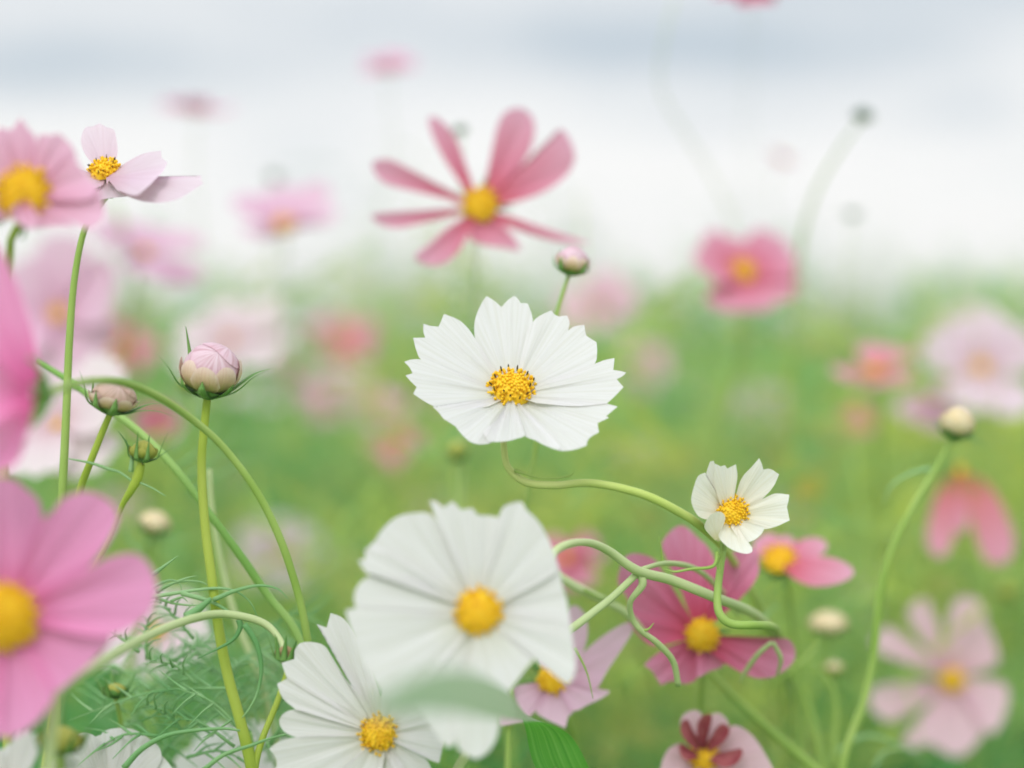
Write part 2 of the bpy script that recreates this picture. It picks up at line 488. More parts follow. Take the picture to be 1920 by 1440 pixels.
def disc(C, A, r, h, n, parent, seed=1, anthers=0, mat=None, sides=6, arange=(0, 6.283), name='flower_disc'):
    X, Y = basis(A)
    rr = random.Random(seed)
    vs, fs = [], []
    rings, seg = 5, 14
    for i in range(rings + 1):
        t = i / rings
        for k in range(seg):
            a = 6.2832 * k / seg
            vs.append(tuple(C + (X * math.cos(a) + Y * math.sin(a)) * (r * .92 * math.cos(t * 1.5708) + 1e-5) + A * (h * math.sin(t * 1.5708) - .0002)))
    for i in range(rings):
        for k in range(seg):
            k2 = (k + 1) % seg
            fs.append((i * seg + k, i * seg + k2, (i + 1) * seg + k2, (i + 1) * seg + k))
    geos = [(vs, fs)]
    fr = r * 1.05 / math.sqrt(n)
    for k in range(n):
        q = math.sqrt((k + .5) / n)
        a = k * 2.39996 + rr.uniform(-.15, .15)
        d = X * math.cos(a) + Y * math.sin(a)
        z = h * math.sqrt(max(0, 1 - (q * .95) ** 2))
        b = C + d * (r * q * .96) + A * (z - .0004)
        nd = (A + d * (q * q * .75) + V((rr.uniform(-.18, .18), rr.uniform(-.18, .18), rr.uniform(-.18, .18)))).normalized()
        hh = fr * rr.uniform(1.1, 2.1) * (1.15 if q > .6 else .8)
        geos.append(tube_geo([b, b + nd * hh * .55, b + nd * hh * .85, b + nd * hh], [fr * .45, fr * .66, fr * .58, fr * .22], sides))
    v, f = merge(*geos)
    o = mesh_obj(name, v, f, mat or M['disc'], parent)
    for k in range(anthers):
        a = arange[0] + (arange[1] - arange[0]) * (k + rr.uniform(.1, .9)) / anthers
        q = rr.uniform(.62, .93)
        d = X * math.cos(a) + Y * math.sin(a)
        b = C + d * (r * q) + A * (h * math.sqrt(max(0, 1 - (q * .95) ** 2)) + fr * .6)
        nd = (A + d * rr.uniform(.2, .7)).normalized()
        fr_ = min(fr, r * .095); hh = fr_ * rr.uniform(2.1, 3.0)
        v, f = tube_geo([b, b + nd * hh * .4, b + nd * hh * .8, b + nd * hh], [fr_ * .24, fr_ * .40, fr_ * .32, fr_ * .10], 5)
        sub_obj('anther', v, f, M['anther'], o, parent)
    return o

def calyx(C, A, r, parent, n=8, sl=0.009, seed=3, spread=0.9, depth=.006, sides=12):
    X, Y = basis(A)
    rr = random.Random(seed)
    prof = [(-depth * 1.35, .28), (-depth * 1.1, .55), (-depth * .6, .85), (-depth * .15, 1.0)]
    vs, fs = [], []
    for z, q in prof:
        for k in range(sides):
            a = 6.2832 * k / sides
            vs.append(tuple(C + A * z + (X * math.cos(a) + Y * math.sin(a)) * r * q))
    for i in range(len(prof) - 1):
        for k in range(sides):
            k2 = (k + 1) % sides
            fs.append((i * sides + k, i * sides + k2, (i + 1) * sides + k2, (i + 1) * sides + k))
    o = mesh_obj('calyx', vs, fs, M['sepal'], parent)
    for k in range(n):
        a = 6.2832 * (k + rr.uniform(-.2, .2)) / n
        d = X * math.cos(a) + Y * math.sin(a)
        l = sl * rr.uniform(.8, 1.2)
        pts = [C - A * depth * .9 + d * r * .75, C - A * depth * .5 + d * (r * .95 + l * .3 * spread), C + A * (l * .3 * (1 - spread)) - A * depth * .3 + d * (r + l * .75 * spread), C + A * (l * (1 - spread)) - A * depth * .4 + d * (r + l * 1.1 * spread)]
        v, f = tube_geo(catmull([tuple(p) for p in pts], 3), [.0011] * 3 + [.0010] * 3 + [.0006] * 3 + [.0001], 4)
        sub_obj('sepal', v, f, M['sepal'], o, parent)
    return o

def stem_part(root, pts, mat='stem', ground=True, lean=(0.02, 0.03), r0=0.0015, sides=8, name='stem', fromC=None):
    p3, rr = curve3(pts)
    if rr[0] == 0: rr = [r0 + (r0 * .25) * k / len(p3) for k in range(len(p3))]
    if fromC is not None:
        p3, rr = [fromC] + p3, [rr[0] * 1.3] + rr
    if ground:
        p3 = to_ground(p3, lean)
        rr = rr + [rr[-1] * 1.1] * (len(p3) - len(rr))
    v, f = tube_geo(p3, [q * .80 for q in rr], sides)
    return mesh_obj(name, v, f, M[mat], root)
def foot(pts, lean=(0.02, 0.03)):
    p3, _ = curve3(pts)
    return to_ground(p3, lean)[-1]

def flower_traced(label, C, A, petals, mat, stem, disc_r, disc_h, group=None, cup=R(14), florets=60, anthers=0, cf=None, ridge=.0006, chan=.0012,
                  stem_mat='stem', seed=1, rows=12, wave=0.0, calyx_r=.0045, lean=(.02, .03), sr=.0015, disc_lift=.001, behind=0.006, bend=0.0, name='cosmos_flower', arange=(0, 6.283), cal_spread=.9):
    st = [tuple(p) for p in stem]
    root = thing(name, label, 'flower', foot(st, lean), group)
    for k, pt in enumerate(petals):
        kw = {}
        pts = pt
        if isinstance(pt, tuple) and isinstance(pt[0], dict): kw, pts = dict(pt[0]), pt[1]
        pts = [cf(q) for q in pts] if cf else pts
        o = kw.pop('org', None)
        if o is not None: kw['org'] = cf(o) if cf else o
        a = dict(cup=kw.pop('cup', cup), lift=kw.pop('lift', (k % 3) * .0010), mat=kw.pop('mat', mat), ridge=kw.pop('ridge', ridge), chan=kw.pop('chan', chan), rows=rows, wave=wave, bend=kw.pop('bend', bend))
        traced_petal(pts, C, A, a['cup'], a['lift'], a['mat'], root, seed * 31 + k, a['ridge'], a['chan'], a['bend'], rows=a['rows'], wave=a['wave'], **kw)
    disc(C + A * disc_lift, A, disc_r, disc_h, florets, root, seed, anthers, arange=arange)
    if calyx_r: calyx(C, A, calyx_r, root, seed=seed, spread=cal_spread)
    stem_part(root, st, stem_mat, True, lean, sr, fromC=C - A * behind)
    return root

def flower_generic(label, px, py, d, A, L, Wd, mat, n=8, cup=R(12), kind='tooth', group=None, disc_r=.0065, seed=1, stem=None, rot=0.0, bend=-.003, stem_mat='stem', florets=26, cal=True, gaps=(), lean=(.02, .03), name='cosmos_flower', sr=.0015, chan=.002, tipcurl=0.0):
    C = P(px, py, d)
    r = random.Random(seed)
    if stem is None:
        B = C - A * .02
        qx, qy = proj(B)
        stem = [(qx, qy, -(B - CO).dot(cb)), (qx + r.uniform(-12, 12), qy + 90, d + .03), (qx + r.uniform(-25, 25), qy + 210, d + .05)]
    root = thing(name, label, 'flower', foot(stem, lean), group)
    for k in range(n):
        if k in gaps: continue
        generic_petal(C, A, rot + 6.2832 * (k + r.uniform(-.24, .24)) / n, L * r.uniform(.84, 1.08), Wd * r.uniform(.78, 1.08), cup + r.uniform(-.26, .30), kind, mat, root, seed * 17 + k, (k % 3) * .0006, bend=bend * r.uniform(.3, 1.6), chan=chan, tipcurl=tipcurl)
    disc(C + A * .0012, A, disc_r, disc_r * .62, florets, root, seed, sides=5)
    if cal: calyx(C, A, .0042, root, n=6, seed=seed)
    stem_part(root, stem, stem_mat, True, lean, sr, fromC=C - A * .006)
    return root

# ------------------------------------------------------------------ buds
BPROF = [(0.0, .16), (.06, .46), (.16, .74), (.30, .93), (.46, 1.0), (.62, .95), (.76, .80), (.88, .55), (.96, .28), (1.0, .03)]
def bprof(t):
    for (a, ra), (b, rb) in zip(BPROF, BPROF[1:]):
        if t <= b: return ra + (rb - ra) * (t - a) / (b - a)
    return .03
def shell(C, A, X, Y, Rr, H, a0, aw, t0, t1, scale, tipround=0.35, skew=0.0, rows=8, cols=8, flare=0.0):
    vs, fs, uv = [], [], []
    for i in range(rows + 1):
        for j in range(cols + 1):
            u = j / cols * 2 - 1
            tt = t0 + (t1 - t0) * (i / rows) * (1 - tipround * abs(u) ** 2.6) + skew * u * (i / rows)
            tt = min(max(tt, 0), 1)
            nar = .55 + .45 * min(1, (i / rows) * 2.2)
            a = a0 + u * aw * nar
            rad = Rr * bprof(tt) * (scale + flare * (i / rows) ** 3) + .0002
            vs.append(tuple(C + A * (tt * H + (scale - 1) * H * .5 * tt) + (X * math.cos(a) + Y * math.sin(a)) * rad))
            uv.append((j / cols, i / rows))
    for i in range(rows):
        for j in range(cols):
            a = i * (cols + 1) + j
            fs.append((a, a + 1, a + cols + 2, a + cols + 1))
    return vs, fs, uv
def bud(label, C, A, Rr, H, stem, petal='budpetal', sepals=8, sep_len=.014, sep_out=.6, stem_mat='stem', group=None, seed=1, detail=True, lean=(.02, .03), sr=.0015, bract='bract', bract_top=.66, sep_w=.0014, sep_list=None):
    root = thing('cosmos_bud', label, 'flower bud', foot(stem, lean), group)
    X, Y = basis(A)
    r = random.Random(seed)
    v, f, uv = shell(C, A, X, Y, Rr, H, 0, math.pi / .999, 0, 1, .97, 0, 0, 14, 28)
    # closed inner body
    vs, fs, uvs = [], [], []
    seg, rows = 24, 14
    for i in range(rows + 1):
        t = i / rows
        for k in range(seg):
            a = 6.2832 * k / seg
            w = 1 + .02 * math.sin(a * 5 + t * 4)
            vs.append(tuple(C + A * (t * H) + (X * math.cos(a) + Y * math.sin(a)) * (Rr * .97 * bprof(t) * w)))
            uvs.append((k / seg, .3 + .6 * t))
    for i in range(rows):
        for k in range(seg):
            k2 = (k + 1) % seg
            fs.append((i * seg + k, i * seg + k2, (i + 1) * seg + k2, (i + 1) * seg + k))
    mesh_obj('bud_core', vs, fs, M[petal], root, uvs)
    if detail:
        # folded petals: tilted caps that overlap over the top
        for k, (tx, ty, ext, sc) in enumerate(((-.42, .25, 1.18, 1.035), (.30, -.55, 1.02, 1.07), (.62, .30, .86, 1.10))):
            Pn = (A + X * tx + Y * ty).normalized()
            px_, py_ = basis(Pn)
            cc = C + A * (H * .46)
            vs, fs, uvs = [], [], []
            rows, seg = 9, 26
            for i in range(rows + 1):
                th = ext * i / rows
                for q in range(seg):
                    a = 6.2832 * q / seg
                    e = th * (1 + .07 * math.sin(3 * a + k * 2))
                    dv = Pn * math.cos(e) + (px_ * math.cos(a) + py_ * math.sin(a)) * math.sin(e)
                    da, dr = dv.dot(A), dv - A * dv.dot(A)
                    vs.append(tuple(cc + A * (da * H * .52 * sc) + dr * (Rr * .985 * (sc + .015 * (i / rows) ** 3))))
                    uvs.append((q / seg, .35 + .6 * (1 - i / rows)))
            for i in range(rows):
                for q in range(seg):
                    q2 = (q + 1) % seg
                    fs.append((i * seg + q, i * seg + q2, (i + 1) * seg + q2, (i + 1) * seg + q))
            mesh_obj('petal', vs, fs, M[petal], root, uvs)
    for k in range(8):
        v, f, uv = shell(C, A, X, Y, Rr, H, 6.2832 * k / 8 + r.uniform(-.1, .1), .52, 0.0, bract_top + r.uniform(-.05, .06), (1.05 if k % 2 else 1.09) + .035 * detail, .5, r.uniform(-.06, .06), flare=.05)
        mesh_obj('bract', v, f, M[bract], root, uv)
    # green cup under the bracts
    vs, fs = [], []
    prof = [(-.10, .22), (-.02, .44), (.06, .70), (.13, .90)]
    for z, q in prof:
        for k in range(16):
            a = 6.2832 * k / 16
            zz = z + (.05 * math.cos(a * 4) if q > .8 else 0)
            vs.append(tuple(C + A * (zz * H) + (X * math.cos(a) + Y * math.sin(a)) * (Rr * q)))
    for i in range(3):
        for k in range(16):
            k2 = (k + 1) % 16
            fs.append((i * 16 + k, i * 16 + k2, (i + 1) * 16 + k2, (i + 1) * 16 + k))
    cup_o = mesh_obj('calyx', vs, fs, M['sepal'], root)
    lst = sep_list or [(6.2832 * (k + r.uniform(-.2, .2)) / sepals, sep_len * r.uniform(.75, 1.2), sep_out * r.uniform(.6, 1.4)) for k in range(sepals)]
    for a, l, out in lst:
        d = X * math.cos(a) + Y * math.sin(a)
        T = A.cross(d)
        cen = [C + A * (-.06 * H) + d * Rr * .34, C + A * (.08 * H) + d * Rr * .86, C + A * (.22 * H) + d * Rr * (1.13 + .10 * out)]
        e = (A * (1 - out * .55) + d * out).normalized()
        e2 = (A * (1 - out * .9) + d * out * 1.1).normalized()
        cen += [cen[-1] + e * l * .5, cen[-1] + e * l * .5 + e2 * l * .5]
        cs = catmull([tuple(p) for p in cen], 4)
        vs, fs = [], []
        m = len(cs)
        for i, p in enumerate(cs):
            t = i / (m - 1)
            w = sep_w * (1.15 if t < .3 else 1.15 * (1 - t) / .7 + .08)
            p = V(p); nn = d * (.35 * w)
            vs += [tuple(p - T * w), tuple(p + nn), tuple(p + T * w), tuple(p - nn * .5)]
        for i in range(m - 1):
            for k in range(4):
                k2 = (k + 1) % 4
                fs.append((i * 4 + k, i * 4 + k2, i * 4 + 4 + k2, i * 4 + 4 + k))
        sub_obj('sepal', vs, fs, M['sepal'], cup_o, root)
    stem_part(root, stem, stem_mat, True, lean, sr, fromC=C - A * .09 * H)
    return root

# ------------------------------------------------------------------ ground and field foliage
gv, gf = [], []
G = 60
for i in range(G + 1):
    for j in range(G + 1):
        f = lambda t: math.copysign(abs(t) ** 2.4, t)
        x, y = f(i / G * 2 - 1) * 120, 60 + f(j / G * 2 - 1) * 120
        gv.append((x, y, -.0001 + (.02 * math.sin(x * 1.3) * math.cos(y * .9) if abs(x) < 40 and abs(y) < 40 else 0) - .021))
for i in range(G):
    for j in range(G):
        a = i * (G + 1) + j
        gf.append((a, a + G + 1, a + G + 2, a + 1))
g = mesh_obj('ground', gv, gf, M['ground'])
g['kind'] = 'structure'
hm = bpy.data.materials.new('thin ground mist'); hm.use_nodes = True
hn = hm.node_tree.nodes; hn.clear()
ho, hv = hn.new('ShaderNodeOutputMaterial'), hn.new('ShaderNodeVolumePrincipled')
hv.inputs['Color'].default_value = (.97, .98, .98, 1)
hv.inputs['Density'].default_value = HAZE
hm.node_tree.links.new(hv.outputs[0], ho.inputs['Volume'])
x0, x1, y0, y1, z0, z1 = -130, 130, -70, 190, -1.1, 1.32
hz = mesh_obj('haze', [(x, y, z) for z in (z0, z1) for y in (y0, y1) for x in (x0, x1)],
              [(0, 2, 3, 1), (4, 5, 7, 6), (0, 1, 5, 4), (2, 6, 7, 3), (0, 4, 6, 2), (1, 3, 7, 5)], hm, None, None, False)
hz['kind'] = 'stuff'

def ribbons(p0, dr, ln, wd, sag, seg=4, rng=nrng, bow=.25):
    """Many thread leaves as narrow tapering strips, each on its own arc."""
    n = len(p0)
    dr = dr / np.linalg.norm(dr, axis=1, keepdims=True)
    rv = rng.normal(size=(n, 3))
    sd_ = np.cross(dr, rv); sd_ /= np.linalg.norm(sd_, axis=1, keepdims=True)
    cvec = np.clip(rng.normal(size=(n, 3)), -1.8, 1.8) * bow
    vs = np.empty((n, (seg + 1) * 2, 3))
    for i in range(seg + 1):
        t = i / seg
        c = p0 + dr * (ln * t)[:, None] + cvec * (ln * t * t)[:, None]
        c[:, 2] -= sag * ln * t * t
        w = wd * (1 - .8 * t) * .5
        vs[:, i * 2] = c - sd_ * w[:, None]
        vs[:, i * 2 + 1] = c + sd_ * w[:, None]
    k = (seg + 1) * 2
    base = np.arange(n)[:, None, None] * k
    q = np.array([[i * 2, i * 2 + 1, i * 2 + 3, i * 2 + 2] for i in range(seg)])[None]
    return vs.reshape(-1, 3), (base + q).reshape(-1, 4)
def big_mesh(name, vs, fs, mat):
    me = bpy.data.meshes.new(name)
    me.vertices.add(len(vs)); me.vertices.foreach_set('co', vs.astype(np.float32).ravel())
    me.loops.add(fs.size); me.loops.foreach_set('vertex_index', fs.astype(np.int32).ravel())
    me.polygons.add(len(fs)); me.polygons.foreach_set('loop_start', np.arange(0, fs.size, fs.shape[1], dtype=np.int32))
    me.materials.append(mat)
    me.update(calc_edges=True)
    me.validate()
    o = bpy.data.objects.new(name, me)
    COL.objects.link(o)
    return o
parts_v, parts_f, off = [], [], 0
def add_rib(*a, **k):
    global off
    v, f = ribbons(*a, **k)
    parts_v.append(v); parts_f.append(f + off); off += len(v)
def field_band(y0, y1, plants, leaves, wd, ln, top, half, vary=.05):
    y = np.sqrt(nrng.uniform(y0 ** 2, y1 ** 2, plants)) if y0 > 0 else nrng.uniform(y0, y1, plants)
    x = nrng.uniform(-1, 1, plants) * (half(y))
    tp = top * (1 + .09 * np.sin(x * 2.1 / (1 + y * .05) + 1) * np.cos(y * 1.3) + nrng.normal(size=plants) * vary)
    # stems
    p0 = np.stack([x, y, np.full(plants, -.03)], 1)
    dr = np.stack([np.clip(nrng.normal(size=plants), -1.6, 1.6) * .08, np.clip(nrng.normal(size=plants), -.6, 1.6) * .08, np.ones(plants)], 1)
    add_rib(p0, dr, tp + .03, np.full(plants, max(.004, wd * 1.4)), np.zeros(plants), bow=.05)
    n = plants * leaves
    idx = np.repeat(np.arange(plants), leaves)
    h = nrng.beta(2.6, 1.3, n) * tp[idx]
    dn = dr / np.linalg.norm(dr, axis=1, keepdims=True)
    b = p0[idx] + dn[idx] * h[:, None]
    b[:, :2] += nrng.normal(size=(n, 2)) * ln * .5
    az = nrng.uniform(0, 6.2832, n)
    up = nrng.uniform(.15, 1.2, n)
    d = np.stack([np.cos(az), np.sin(az), up], 1)
    add_rib(b, d, ln * nrng.uniform(.5, 1.25, n), wd * nrng.uniform(.7, 1.3, n), nrng.uniform(0, .7, n))
field_band(1.02, 1.7, 46, 330, .0016, .060, .62, lambda y: .30 * y + .15)
field_band(.90, 1.32, 26, 240, .0012, .050, .66, lambda y: .29 * y + .08, .07)
field_band(1.4, 5.5, 130, 70, .0026, .10, .98, lambda y: .30 * y + .2, .09)
field_band(4.0, 14.0, 260, 46, .006, .16, 1.05, lambda y: .31 * y + .2, .12)
field_band(1.6, 3.2, 150, 240, .0024, .085, .72, lambda y: .30 * y + .2)
field_band(3.0, 7.0, 420, 110, .0050, .13, .80, lambda y: .31 * y + .3)
field_band(6.5, 18.0, 900, 60, .013, .20, .80, lambda y: .31 * y + .5)
field_band(17.0, 60.0, 1500, 36, .045, .34, .78, lambda y: .32 * y + 1)
fo = big_mesh('cosmos_foliage', np.concatenate(parts_v), np.concatenate(parts_f), M['foliage'])
fo['kind'] = 'stuff'
parts_v, parts_f, off = [], [], 0
def deep(n, x0, x1, y0, y1, t0, t1, leaves):
    x, y, tp = nrng.uniform(x0, x1, n), nrng.uniform(y0, y1, n), nrng.uniform(t0, t1, n)
    p0 = np.stack([x, y, np.full(n, -.03)], 1)
    add_rib(p0, np.stack([nrng.uniform(-.06, .06, n), nrng.uniform(0, .08, n), np.ones(n)], 1), tp, np.full(n, .003), np.zeros(n), bow=.04)
    i = np.repeat(np.arange(n), leaves); k = n * leaves
    b = p0[i]; b[:, 2] = nrng.beta(3, 1.2, k) * tp[i]; b[:, :2] += nrng.normal(size=(k, 2)) * .025
    a = nrng.uniform(0, 6.283, k)
    add_rib(b, np.stack([np.cos(a), np.sin(a), nrng.uniform(.1, 1.0, k)], 1), .055 * nrng.uniform(.5, 1.2, k), .0016 * nrng.uniform(.7, 1.3, k), nrng.uniform(0, .6, k))
deep(26, -.27, -.03, .92, 1.25, .66, .745, 300)
deep(34, -.05, .36, .98, 1.35, .60, .70, 260)
fo3 = big_mesh('undergrowth_leaves', np.concatenate(parts_v), np.concatenate(parts_f), M['foliage_deep'])
fo3['kind'] = 'stuff'
# paler feathery tufts that stand up between the nearer flowers
parts_v, parts_f, off = [], [], 0
wisps = [(1500, 470, 1.3), (1560, 500, 1.5), (1345, 555, 1.25), (1260, 540, 1.6), (1170, 520, 1.4), (665, 455, 1.5), (560, 520, 1.3), (430, 500, 1.6), (330, 520, 1.5), (1880, 520, 1.5), (1720, 560, 1.4), (1460, 560, 1.2), (1590, 580, 1.25),
         (820, 500, 1.5), (760, 540, 1.3), (1640, 480, 1.7), (1400, 600, 1.15), (1240, 660, 1.15), (1330, 700, 1.1), (1560, 720, 1.1), (560, 900, 1.05), (1180, 800, 1.1), (1420, 840, 1.05), (1650, 860, 1.1), (860, 840, 1.2)]
for q in range(135 + len(wisps)):
    y = 1.16 + 2.4 * nrng.random() ** 1.5
    x = nrng.uniform(-1, 1) * (.29 * y + .1)
    if q >= 135:
        w = P(*wisps[q - 135]); x, y = w.x, w.y
    qx = proj(V((x, y, .85)))[0]
    if q < 135 and ((540 < qx < 800 and y < 1.9) or (qx > 1700 and y < 1.45) or (qx < 180 and y < 1.4)): continue
    sc = .55 + .3 * y
    for st in range(int(nrng.integers(2, 5))):
        tp = nrng.uniform(.66, .895) if y < 1.8 else nrng.uniform(.68, 1.0)
        if q >= 135: tp = w.z + nrng.uniform(-.05, .02)
        p0 = np.array([[x, y, -.03]]); dr = np.array([[np.clip(nrng.normal(), -1.5, 1.5) * .12, np.clip(nrng.normal(), -.4, 1.5) * .10, 1.0]])
        add_rib(p0, dr, np.array([tp]), np.array([.0034]), np.zeros(1), bow=.05)
        dn = dr / np.linalg.norm(dr)
        for node in np.linspace(.45, .98, 6):       # leaves in pairs at the nodes, each a spray of threads
            for side in (0, 1):
                az = nrng.uniform(0, 6.28); m = 17
                b = p0 + dn * tp * node
                rd = np.array([math.cos(az), math.sin(az), nrng.uniform(.2, .9)]); ln = .09 * sc * nrng.uniform(.6, 1.2)
                t = np.sort(nrng.random(m)) * .9
                pb = b + rd[None] * (ln * t)[:, None]
                dd = rd[None] + nrng.normal(size=(m, 3)) * .55
                add_rib(pb, dd, ln * (1.05 - t) * nrng.uniform(.4, .9, m), np.full(m, .0021 * sc), nrng.uniform(0, .4, m), seg=3)
fo2 = big_mesh('feathery_leaves', np.concatenate(parts_v), np.concatenate(parts_f), M['foliage_pale'])
fo2['kind'] = 'stuff'

# ================================================================== THE FLOWERS
# ---- main white flower, in focus
hc = crop(740, 540, 4.174)
HA = axis(0.02, .72, .69)
HC = P(959, 741, .68)
hero = [
 [(775, 700), (700, 560), (640, 440), (622, 310), (640, 210), (680, 120), (718, 62, 1), (780, 100), (835, 150, 1), (880, 100), (935, 60, 1), (965, 85), (985, 118, 1), (1040, 120, 1), (1065, 180), (1080, 260), (1060, 360), (1015, 520), (985, 700)],
 [(970, 690), (1000, 500), (1050, 330), (1085, 260), (1140, 215), (1225, 175, 1), (1250, 205), (1285, 224, 1), (1350, 215, 1), (1368, 270), (1358, 332, 1), (1410, 300), (1485, 288, 1), (1490, 330), (1500, 374, 1), (1580, 425, 1), (1584, 510), (1560, 600), (1420, 710), (1110, 800)],
 [(1110, 790), (1400, 690), (1560, 600), (1640, 565), (1720, 548, 1), (1716, 600), (1710, 642, 1), (1760, 648), (1812, 662, 1), (1780, 692), (1738, 714, 1), (1790, 775, 1), (1730, 840), (1660, 905, 1), (1400, 925), (1110, 900)],
 [(1100, 870), (1400, 895), (1660, 905, 1), (1745, 928, 1), (1700, 965), (1655, 1003, 1), (1678, 1015, 1), (1588, 1057, 1), (1598, 1130, 1), (1535, 1165), (1507, 1200, 1), (1503, 1233, 1), (1420, 1262), (1340, 1274), (1260, 1262), (1150, 1160), (1040, 1020)],
 ({'lift': .0008, 'chan': .0008, 'ridge': .0003}, [(1020, 1000), (1150, 1080), (1240, 1170), (1292, 1240), (1275, 1266), (1180, 1234), (1100, 1192), (1015, 1157), (960, 1080), (920, 1010)]),
 [(980, 1010), (1000, 1080), (1015, 1156), (960, 1177), (900, 1195), (840, 1203), (770, 1204), (720, 1190), (760, 1090), (850, 1000)],
 ({'lift': .0010, 'chan': -.0006, 'ridge': .0001, 'org': (880, 985)}, [(858, 1000), (850, 1060), (815, 1130), (765, 1195), (722, 1182), (698, 1142), (718, 1100), (780, 1050), (820, 1000)]),
 [(740, 920), (600, 945), (450, 945), (340, 935), (298, 930, 1), (345, 975), (380, 1022, 1), (440, 1060), (475, 1082, 1), (520, 1140), (585, 1200), (650, 1222), (700, 1222), (760, 1206), (800, 1100), (860, 1000)],
 ({'lift': .0020}, [(735, 790), (620, 745), (500, 680), (350, 600), (210, 560), (130, 560), (75, 578, 1), (115, 620), (140, 667, 1), (85, 685, 1), (125, 730), (172, 775, 1), (145, 828, 1), (230, 885), (320, 930), (430, 957), (570, 955), (740, 925)]),
 [(775, 690), (700, 560), (620, 380), (540, 280), (470, 235), (385, 203, 1), (365, 255), (343, 302, 1), (280, 296), (225, 280, 1), (225, 340), (238, 388, 1), (145, 390, 1), (170, 490), (212, 565), (350, 640), (500, 720), (620, 780), (735, 830)],
]
hero_stem = [(944, 832, .678, .0015), (952, 875, .676, .0016), (985, 904, .672, .0016), (1040, 910, .67, .0016), (1110, 906, .668, .0017), (1200, 925, .668, .0018), (1270, 958, .672, .0019), (1318, 990, .685, .0019), (1368, 1042, .75, .0019), (1408, 1110, .82, .0019), (1436, 1180, .88, .002), (1450, 1290, .93, .002)]
h = flower_traced('large white cosmos with toothed petals facing up, sharp, in the middle', HC, HA, hero, M['white'], hero_stem, .0085, .0056, cf=hc, cup=R(16), florets=120, anthers=13, ridge=.00075, chan=.0018, seed=4, rows=16, stem_mat='stem_straw', calyx_r=.0045, disc_lift=.0016)
v, f = tube_geo(*curve3([(966, 882, .673, .0008), (990, 890, .671, .0005), (1020, 897, .67, .0003), (1065, 893, .669, .00035), (1080, 880, .669, .0001)]), 6)
mesh_obj('leaf', v, f, M['stem'], h)

# ---- blurred white flower in front
w2 = crop(500, 900, 2.667)
WA = axis(.04, .26, .965)
WC = P(897, 1150, .60)
white2 = [
 [(940, 560), (760, 450), (620, 385), (500, 345, 1), (545, 300, 1), (580, 245), (650, 185), (740, 165), (830, 180), (930, 330), (1030, 520)],
 [(1010, 540), (930, 340), (850, 200), (815, 100, 1), (850, 110), (885, 138, 1), (930, 105, 1), (970, 148, 1), (1030, 140, 1), (1060, 175), (1130, 180), (1190, 220), (1160, 400), (1110, 540)],
 [(1090, 540), (1130, 350), (1155, 210), (1180, 140), (1230, 115), (1275, 112), (1300, 150), (1365, 215), (1425, 330), (1450, 420), (1420, 480), (1180, 610)],
 [(1180, 590), (1400, 470), (1450, 410), (1480, 530), (1505, 620), (1520, 740), (1500, 800), (1350, 780), (1190, 700)],
 ({'lift': .002}, [(1190, 680), (1400, 700), (1510, 720), (1535, 830), (1547, 930), (1530, 1000), (1500, 1022, 1), (1440, 975), (1390, 920), (1330, 870), (1150, 760)]),
 [(1170, 740), (1330, 865), (1290, 950), (1210, 1060), (1165, 1150), (1165, 1220), (1145, 1300), (1100, 1365), (1045, 1396, 1), (985, 1365), (950, 1310), (970, 1100), (1050, 790)],
 [(1080, 790), (1010, 1000), (980, 1200), (940, 1320), (895, 1330), (870, 1300), (800, 1200), (740, 1100), (830, 960), (980, 760)],
 [(1000, 780), (850, 960), (720, 1100), (600, 1090), (520, 980), (460, 860), (410, 720), (395, 650, 1), (440, 640), (480, 620), (700, 650), (950, 690)],
 ({'lift': .0015}, [(950, 700), (700, 680), (460, 635), (438, 560, 1), (470, 510), (515, 480, 1), (620, 470), (780, 500), (940, 600)]),
 ({'lift': .0022}, [(950, 610), (760, 500), (600, 480), (500, 470, 1), (455, 400, 1), (490, 395), (490, 345, 1), (620, 375), (780, 450), (960, 570)]),
]
white2_stem = [(1030, 1090, .628, .0017), (1036, 1042, .635, .0017), (1060, 1022, .645, .0017), (1100, 1017, .66, .0017), (1140, 1032, .672, .0018), (1195, 1070, .68, .0021), (1260, 1088, .69, .0022), (1340, 1120, .70, .0022), (1412, 1150, .735, .0022), (1452, 1190, .80, .002), (1480, 1270, .88, .002), (1500, 1360, .93, .002)]
flower_traced('broad white cosmos facing the camera, slightly soft, under the sharp white flower', WC, WA, white2, M['white'], white2_stem, .0077, .0048, cf=w2, cup=R(9), florets=130, ridge=.0007, chan=.0009, seed=7, stem_mat='stem_pale', behind=.012, bend=-.001)

